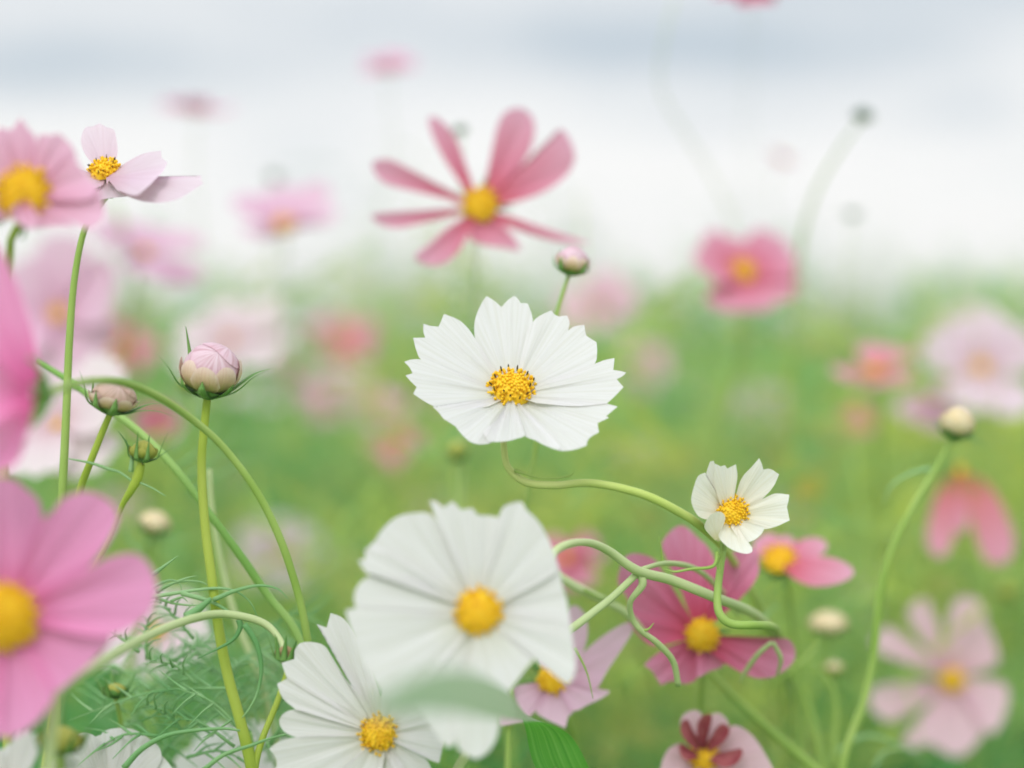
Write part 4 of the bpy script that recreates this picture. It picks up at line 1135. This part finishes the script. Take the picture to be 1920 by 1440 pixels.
bud('faint green bud against the sky, below the dark bud on the tall stem', P(1598, 408, 1.2), axis(.1, .98, .1), .0030, .0045,
    [(1598, 412, 1.2, .0004), (1590, 500, 1.2, .0005), (1580, 640, 1.2, .0006)], petal='deepbud', bract='deepbud', seed=10, group=G2, sep_len=.006, sepals=6, detail=False)
bud('dark bud between the upper petals of the narrow petalled rose flower', P(864, 250, .98), axis(-.1, .98, .1), .0026, .0040,
    [(864, 254, .98, .0004), (866, 350, .98, .0005), (868, 640, .98, .0007)], petal='deepbud', bract='deepbud', seed=11, group=G2, sep_len=.003, sepals=5, detail=False)
bud('faint green bud against the sky, above the lilac flower', P(514, 340, 1.35), axis(.1, .98, .1), .0040, .0060,
    [(514, 344, 1.35, .0004), (510, 440, 1.35, .0005), (506, 600, 1.35, .0006)], petal='deepbud', bract='deepbud', seed=13, group=G2, sep_len=.004, sepals=5, detail=False)
bud('creamy bud, blurred, right of the deep rose flower', P(1552, 1186, .93), axis(.0, .98, .15), .0080, .0095,
    [(1553, 1192, .93, .0014), (1558, 1260, .935, .0015), (1560, 1380, .94, .0016)], petal='budcream', bract='budcream', seed=14, group=G2, sep_len=.004, sepals=6)
bud('tiny yellow bud, blurred, under the creamy bud by the deep rose flower', P(1564, 1262, .92), axis(.0, .98, .15), .0040, .0056,
    [(1565, 1268, .92, .001), (1570, 1330, .93, .001), (1572, 1440, .94, .001)], petal='budcream', bract='budgreen', seed=16, group=G2, sep_len=.003, sepals=5, detail=False)
bud('yellow green bud, blurred, at the right edge above the star shaped flower', P(1890, 1120, 1.15), axis(.0, .98, .15), .0062, .0075,
    [(1890, 1126, 1.15, .001), (1892, 1230, 1.16, .001), (1893, 1400, 1.17, .001)], petal='budgreen', bract='budgreen', seed=17, group=G2, sep_len=.003, sepals=5, detail=False)
bud('narrow bud with pointed sepals on an arching stem, beside the third white flower', P(534, 1238, .665), axis(.12, .98, .1), .0031, .0050,
    [(532, 1232, .668, .0012), (528, 1205, .672, .0013), (500, 1172, .674, .0016), (455, 1156, .672, .0017), (400, 1152, .668, .0018), (330, 1170, .65, .0019), (250, 1206, .62, .0020), (170, 1254, .585, .0021), (112, 1290, .56, .0021), (100, 1340, .555, .0022), (92, 1430, .555, .0022)],
    petal='ochre', bract='ochre', seed=18, group=G2, sep_list=[(math.pi, .009, .35), (2.6, .007, .2), (0., .009, .6), (.4, .008, .5), (4.7, .0085, .05), (5.3, .008, .3), (4.1, .008, .2)], stem_mat='stem_pale', detail=False, sep_w=.0015)
bud('small green bud among thread leaves at the lower left', P(216, 1306, .72), axis(.1, .98, .1), .0040, .0050,
    [(217, 1310, .72, .0010), (225, 1350, .725, .0010), (230, 1430, .73, .0010)], petal='budgreen', bract='sepal', seed=19, group=G2, sep_len=.008, sep_out=.5, sepals=7, detail=False)
bud('green bud cluster head at the lower left corner, blurred', P(112, 1410, .60), axis(.1, .98, .1), .0060, .0080,
    [(113, 1420, .60, .0016), (116, 1480, .61, .0016), (118, 1540, .61, .0016)], petal='budgreen', bract='budgreen', seed=20, group=G2, sep_len=.010, sep_out=.4, sepals=7, detail=False)
bud('yellow brown bud, blurred, just left under the sharp white flower', P(858, 862, .93), axis(-.05, .98, .1), .0046, .0090,
    [(857, 868, .93, .0014), (852, 900, .93, .0015), (860, 960, .93, .0016), (885, 1030, .93, .0016)], petal='budgreen', bract='budgreen', seed=21, group=G2, sep_len=.006, sep_out=.2, sepals=6, detail=False)

# ================================================================== STEMS AND LEAVES
def plant(label, stems, leaves=(), cat='plant', name='cosmos_plant', mat='stem', group='loose cosmos stems and leaves', lean=(.02, .03), leaf_mat='thread'):
    root = thing(name, label, cat, foot(stems[0], lean), group)
    for k, s in enumerate(stems):
        stem_part(root, s, mat, k == 0, lean, name='stem' if k == 0 else 'branch')
    for lf in leaves:
        v, f = merge(*[tube_geo(*curve3(q, 5), 6) for q in lf]) 
        mesh_obj('leaf', v, f, M[leaf_mat], root)
    return root
def th(d, *pts, r=.0006, tip=.00012):
    n = len(pts)
    return [(p[0], p[1], d + (p[2] if len(p) > 2 else 0), (r * (1 - k / (n - 1)) + tip)) for k, p in enumerate(pts)]
plant('straight slanting stem crossing under the arching stem, left of the large pink bud stem',
      [[(68, 678, .735, .0014), (120, 708, .73, .0015), (190, 758, .725, .0016), (260, 808, .72, .0017), (330, 880, .715, .0018), (392, 962, .712, .0018), (450, 1040, .71, .0019), (505, 1120, .71, .0019), (552, 1180, .71, .0019), (600, 1290, .71, .002)]], mat='stem_deep')
plant('pale stem running down beside the large pink bud stem',
      [[(392, 880, .76, .0012), (398, 960, .76, .0014), (420, 1080, .76, .0016), (450, 1180, .76, .0018), (490, 1280, .76, .0018), (520, 1400, .76, .0019)]], mat='stem_pale')
plant('short forked stem meeting the large pink bud stem at the lower edge',
      [[(552, 1215, .69, .0010), (522, 1310, .685, .0013), (492, 1385, .682, .0014), (478, 1440, .68, .0016), (476, 1500, .68, .0016)]], mat='stem_yellow')
plant('branching pale stem with curling threads in front of the deep rose flower',
      [[(1198, 1072, .683, .0015), (1150, 1118, .675, .0016), (1110, 1150, .668, .0017), (1065, 1184, .66, .0018), (1000, 1235, .655, .0019), (940, 1300, .655, .0019)],
       [(1195, 1068, .682, .0016), (1205, 1095, .682, .0018), (1182, 1128, .684, .0013), (1186, 1160, .688, .0013), (1203, 1183, .69, .0013), (1235, 1208, .695, .0015), (1262, 1240, .70, .0014), (1272, 1285, .705, .0013)],
       [(1042, 1078, .76, .0022), (1090, 1105, .755, .0021), (1140, 1130, .752, .0019), (1175, 1150, .752, .0018), (1210, 1190, .756, .0016)],
       [(1205, 1066, .682, .0010), (1250, 1056, .70, .0012), (1300, 1065, .72, .0013), (1340, 1095, .75, .0014), (1385, 1150, .80, .0015)],
       [(1446, 1205, .735, .0010), (1420, 1228, .74, .0012), (1396, 1262, .75, .0011), (1388, 1280, .755, .0004)],
       [(1450, 1205, .735, .0010), (1464, 1235, .74, .0011), (1458, 1264, .75, .0007)]],
      [[th(.70, (1243, 1058), (1240, 1030), (1235, 1005), r=.0004)], [th(.69, (1200, 1182), (1215, 1180), (1226, 1168), r=.0006)], [th(.75, (1095, 1106), (1130, 1122), (1175, 1128), r=.0009)], [th(.66, (1078, 1215), (1100, 1260), (1112, 1310), r=.0004)]], mat='stem_pale', lean=(0, .03), leaf_mat='stem')
plant('thick pale stem slanting down to the right under the deep rose flower',
      [[(1320, 1250, .80, .0014), (1390, 1320, .80, .0021), (1450, 1375, .80, .0023), (1520, 1435, .80, .0025), (1600, 1520, .80, .0026)]], mat='stem')
plant('curving green stem at the lower right, left of the star shaped flower',
      [[(1480, 1255, .86, .0014), (1510, 1310, .86, .0019), (1530, 1380, .86, .0022), (1545, 1450, .86, .0023), (1550, 1540, .86, .0023)],
       [(1440, 1290, .84, .0004), (1480, 1260, .84, .0013), (1520, 1225, .84, .0011), (1535, 1205, .84, .0005)],
       [(1560, 1440, .84, .0018), (1568, 1340, .84, .0012), (1560, 1290, .84, .0011), (1520, 1240, .84, .0006)]],
      [[th(.84, (1568, 1410), (1620, 1380), (1680, 1395), (1740, 1430), r=.0010)], [th(.82, (1420, 1170), (1440, 1150), (1462, 1130), r=.0010)], [th(.84, (1640, 1440), (1660, 1410), (1720, 1400), r=.0009)]], mat='stem')
plant('faint thin stem bending against the sky at the upper right, very blurred',
      [[(1268, -10, 1.1, .0005), (1242, 90, 1.1, .0005), (1240, 170, 1.12, .0005), (1285, 250, 1.15, .0006), (1330, 320, 1.18, .0006), (1375, 420, 1.2, .0007), (1400, 560, 1.22, .0007)]], mat='stem_pale')
# fine thread leaves at the lower left, carried by a plant of their own
T1 = [
 [th(.685, (250, 1120), (288, 1100), (320, 1088), (338, 1096), (340, 1112), r=.0007), th(.69, (292, 1110), (330, 1092), (370, 1090), (392, 1098), r=.0006), th(.685, (330, 1092), (350, 1084), (368, 1080), r=.0005)],
 [th(.678, (270, 1122), (330, 1112), (400, 1103), (440, 1108), (468, 1128), (482, 1155), r=.0007), th(.676, (340, 1112), (400, 1130), (440, 1155), (450, 1165), r=.0009)],
 [th(.675, (400, 1125), (440, 1108), (485, 1098), (520, 1104), (540, 1122), r=.0008)],
 [th(.672, (448, 1162), (450, 1178), (436, 1200), (405, 1218), (370, 1235), r=.0011), th(.672, (350, 1158), (375, 1140), (396, 1122), r=.0012, tip=.0007)],
 [th(.672, (458, 1170), (480, 1205), (490, 1250), (484, 1295), (470, 1325), (454, 1346), r=.0010, tip=.0002)],
 [th(.69, (282, 1116), (320, 1130), (360, 1135), (395, 1132), r=.0006), th(.69, (320, 1128), (340, 1120), (352, 1128), r=.0005)],
 [th(.672, (232, 1440), (265, 1405), (310, 1380), (360, 1370), (420, 1366), (450, 1370), r=.0007, tip=.0004), th(.674, (252, 1418), (262, 1412), (275, 1402), r=.0006)],
 [th(.668, (380, 1445), (420, 1415), (470, 1398), (505, 1385), (545, 1375), r=.0006, tip=.0003), th(.668, (500, 1390), (510, 1410), (525, 1425), r=.0006)],
]
T2 = []
for (x0, y0, x1, y1, d) in ((470, 1372, 250, 1290, .72), (468, 1330, 150, 1330, .74), (455, 1300, 300, 1240, .73), (440, 1290, 130, 1350, .71), (400, 1380, 270, 1330, .72), (520, 1330, 560, 1280, .71), (430, 1250, 560, 1240, .74), (380, 1250, 300, 1300, .75), (300, 1380, 160, 1420, .70), (480, 1200, 600, 1150, .78), (470, 1390, 330, 1290, .69), (300, 1300, 120, 1240, .76), (460, 1340, 340, 1200, .73), (250, 1330, 420, 1270, .77), (560, 1300, 420, 1330, .75), (330, 1440, 180, 1300, .74), (600, 1260, 470, 1180, .80), (440, 1400, 300, 1350, .70), (360, 1300, 230, 1200, .77), (500, 1400, 590, 1330, .72), (280, 1440, 420, 1330, .73), (200, 1390, 330, 1320, .75), (400, 1240, 290, 1150, .80), (430, 1340, 560, 1210, .79), (240, 1260, 390, 1290, .78), (520, 1440, 400, 1290, .76), (350, 1420, 480, 1440, .71)):
    L_ = [th(d, (x0, y0), ((x0 + x1) / 2, (y0 + y1) / 2 - 22), (x1, y1), r=.0006)]
    for k in range(7):
        t = .14 + .12 * k
        bx, by = x0 + (x1 - x0) * t, y0 + (y1 - y0) * t - 20 * math.sin(t * 3.14)
        s = 1 if k % 2 else -1
        dx = (x1 - x0) / (abs(x1 - x0) + 1)
        L_.append(th(d, (bx, by), (bx + dx * 22, by + s * 16, -.006 * s), (bx + dx * 48 + rnd.uniform(-8, 8), by + s * 34 + rnd.uniform(-8, 14), -.012 * s), r=.00045))
    T2.append(L_)
rt = random.Random(41)
for k in range(34):
    x0, y0, d = rt.uniform(180, 560), rt.uniform(1180, 1440), rt.uniform(.70, .90)
    a = rt.uniform(-2.9, -.25); ln = rt.uniform(80, 170)
    x1, y1 = x0 + ln * math.cos(a), y0 + ln * math.sin(a) * .7
    L_ = [th(d, (x0, y0), ((x0 + x1) / 2 + rt.uniform(-14, 14), (y0 + y1) / 2 - 14), (x1, y1 + rt.uniform(0, 22)), r=.00055)]
    for q in range(8):
        t = .12 + .105 * q; sgn = 1 if q % 2 else -1
        bx, by = x0 + (x1 - x0) * t, y0 + (y1 - y0) * t - 12 * math.sin(t * 3.14)
        b2a = a + sgn * rt.uniform(.5, .95); l2 = rt.uniform(26, 52) * (1.1 - .5 * t)
        L_.append(th(d, (bx, by), (bx + .5 * l2 * math.cos(b2a), by + .5 * l2 * math.sin(b2a), -.004 * sgn), (bx + l2 * math.cos(b2a + sgn * .25), by + l2 * math.sin(b2a) + 6, -.01 * sgn), r=.0004))
    T2.append(L_)
plant('feathery plant of fine curling thread leaves at the lower left', [[(468, 1372, .72, .0012), (474, 1420, .72, .0014), (480, 1500, .72, .0015)]], T1 + T2, cat='plant', name='cosmos_plant', mat='stem_deep')
T3 = [[th(.86, (340, 900), (400, 860), (450, 800), r=.0006), th(.86, (330, 880), (390, 830), (420, 780), r=.0006), th(.87, (320, 850), (370, 780), (380, 760), r=.0005), th(.86, (350, 930), (430, 880), (500, 850), r=.0006)],
      [th(.86, (270, 1020), (300, 1010), (380, 1005), r=.0008), th(.86, (268, 1040), (240, 1010), (236, 975), r=.0010)],
      [th(.68, (285, 1078), (310, 1060), (334, 1042), r=.0008)]]
plant('blurred thread leaves fanning out behind the large pink bud stem', [[(300, 980, .87, .0009), (290, 1060, .87, .001), (285, 1180, .87, .001)]], T3, cat='plant', name='cosmos_plant')
T4 = [[th(.80, (1745, 880), (1715, 885), (1672, 910), (1655, 950), r=.0010)], [th(.80, (1780, 830), (1820, 822), (1850, 835), r=.0006)]]
plant('thin pale side leaves on the stem of the cream bud at the right', [[(1745, 892, .803, .0005), (1712, 952, .803, .0006), (1672, 1032, .803, .0006), (1640, 1222, .803, .0006), (1590, 1420, .803, .0006)]], T4, mat='stem')

# ---- broad blade leaf that bends towards the camera
up_e = [(1040, 1500, .69), (1000, 1430, .686), (985, 1365, .68), (978, 1345, .66), (965, 1308, .60), (920, 1276, .53), (880, 1260, .48), (835, 1256, .45), (780, 1268, .435), (730, 1294, .425), (680, 1328, .42)]
lo_e = [(1130, 1500, .705), (1105, 1440, .70), (1070, 1380, .695), (1020, 1355, .675), (975, 1352, .60), (920, 1346, .53), (880, 1340, .485), (835, 1336, .455), (785, 1338, .44), (735, 1344, .43), (685, 1336, .42)]
root = thing('blade_leaf', 'broad grassy leaf folding over in front of the third white flower', 'leaf', foot([(1040, 1440, .69), (1085, 1500, .70)], (0.01, .03)))
a3 = catmull([tuple(P(*q)) for q in up_e], 5); c3_ = catmull([tuple(P(*q)) for q in lo_e], 5)
vs, fs = [], []
cw = 7
for p, q in zip(a3, c3_):
    p, q = V(p), V(q)
    for k in range(cw):
        t = k / (cw - 1)
        vs.append(tuple(p.lerp(q, t) - cb * (.0022 * (1 - (2 * t - 1) ** 2)) + cb * (.0008 if k == 3 else 0)))
for i in range(len(a3) - 1):
    for k in range(cw - 1):
        a = i * cw + k
        fs.append((a, a + 1, a + cw + 1, a + cw))
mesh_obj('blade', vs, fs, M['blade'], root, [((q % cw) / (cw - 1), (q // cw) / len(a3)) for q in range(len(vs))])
gp = to_ground([P(1040, 1440, .69), P(1085, 1500, .697)], (.01, .03))
v, f = tube_geo(gp, [.0006] + [.0022] * (len(gp) - 1), 7)
mesh_obj('stem', v, f, M['stem_deep'], root)

# ================================================================== DISTANT FLOWERS OF THE FIELD
def far_proto(mat, seed, kind):
    r = random.Random(seed)
    A = V((0, -.35, .94)).normalized() if kind == 'up' else V((0, -.85, .52)).normalized()
    C = V((0, 0, 1.0))
    geos = []
    root = bpy.data.objects.new('cosmos_flower', None); COL.objects.link(root)
    vs, fs, uv = [], [], []
    for k in range(8):
        o = generic_petal(C, A, 6.2832 * k / 8, .036 * r.uniform(.75, 1.1), .026 * r.uniform(.7, 1.1), R(16) + r.uniform(-.3, .35), 'tooth', M[mat], root, seed + k, (k % 3) * .0006, rows=4, n=1)
    disc(C + A * .001, A, .0068, .0042, 12, root, seed, sides=4)
    v, f = tube_geo([V((0, .01, 0)), V((.01, .02, .3)), V((-.005, .02, .7)), C - A * .004], [.002, .002, .0016, .0014], 6)
    mesh_obj('stem', v, f, M['stem'], root)
    return root
def copy_thing(o, loc, rz, s, label, group):
    c = o.copy(); COL.objects.link(c)
    c.location, c.rotation_euler, c.scale = loc, (0, 0, rz), (s, s, s)
    c['label'], c['category'], c['group'] = label, 'flower', group
    for ch in o.children:
        d = ch.copy(); COL.objects.link(d); d.parent = c
    return c
kinds = [('blush', 'up', 'blush white'), ('pale', 'out', 'pale pink'), ('rose', 'up', 'rose red'), ('softpink', 'out', 'soft pink'), ('lilac', 'up', 'lilac pink')]
protos = [far_proto(m, 300 + 20 * i, kd) for i, (m, kd, _) in enumerate(kinds)]
used = set()
rf = random.Random(77)
for i in range(190):
    y = 1.75 + 13 * rf.random() ** 2.0
    x = rf.uniform(-1, 1) * (.27 * y + .1)
    hgt = rf.uniform(.56, .86) if y < 4 else rf.uniform(.74, .96)
    k = rf.choices(range(5), weights=(4, 4, 1.2, 3.5, 2))[0]
    qx, qy = proj(V((x, y, hgt)))
    if y < 4.5 and ((1150 < qx < 1720 and 600 < qy < 1020) or (980 < qx < 1150 and 820 < qy)) and rf.random() < .8: continue
    lab = 'distant %s cosmos, fully out of focus, deep in the field' % kinds[k][2]
    grp = 'distant %s cosmos flowers in the field' % kinds[k][2]
    if k not in used:
        o = protos[k]; used.add(k)
        o.location, o.rotation_euler, o.scale = (x, y, 0), (0, 0, rf.uniform(-.7, .7)), (hgt,) * 3
        o['label'], o['category'], o['group'] = lab, 'flower', grp
    else:
        copy_thing(protos[k], (x, y, 0), rf.uniform(-.7, .7), hgt, lab, grp)
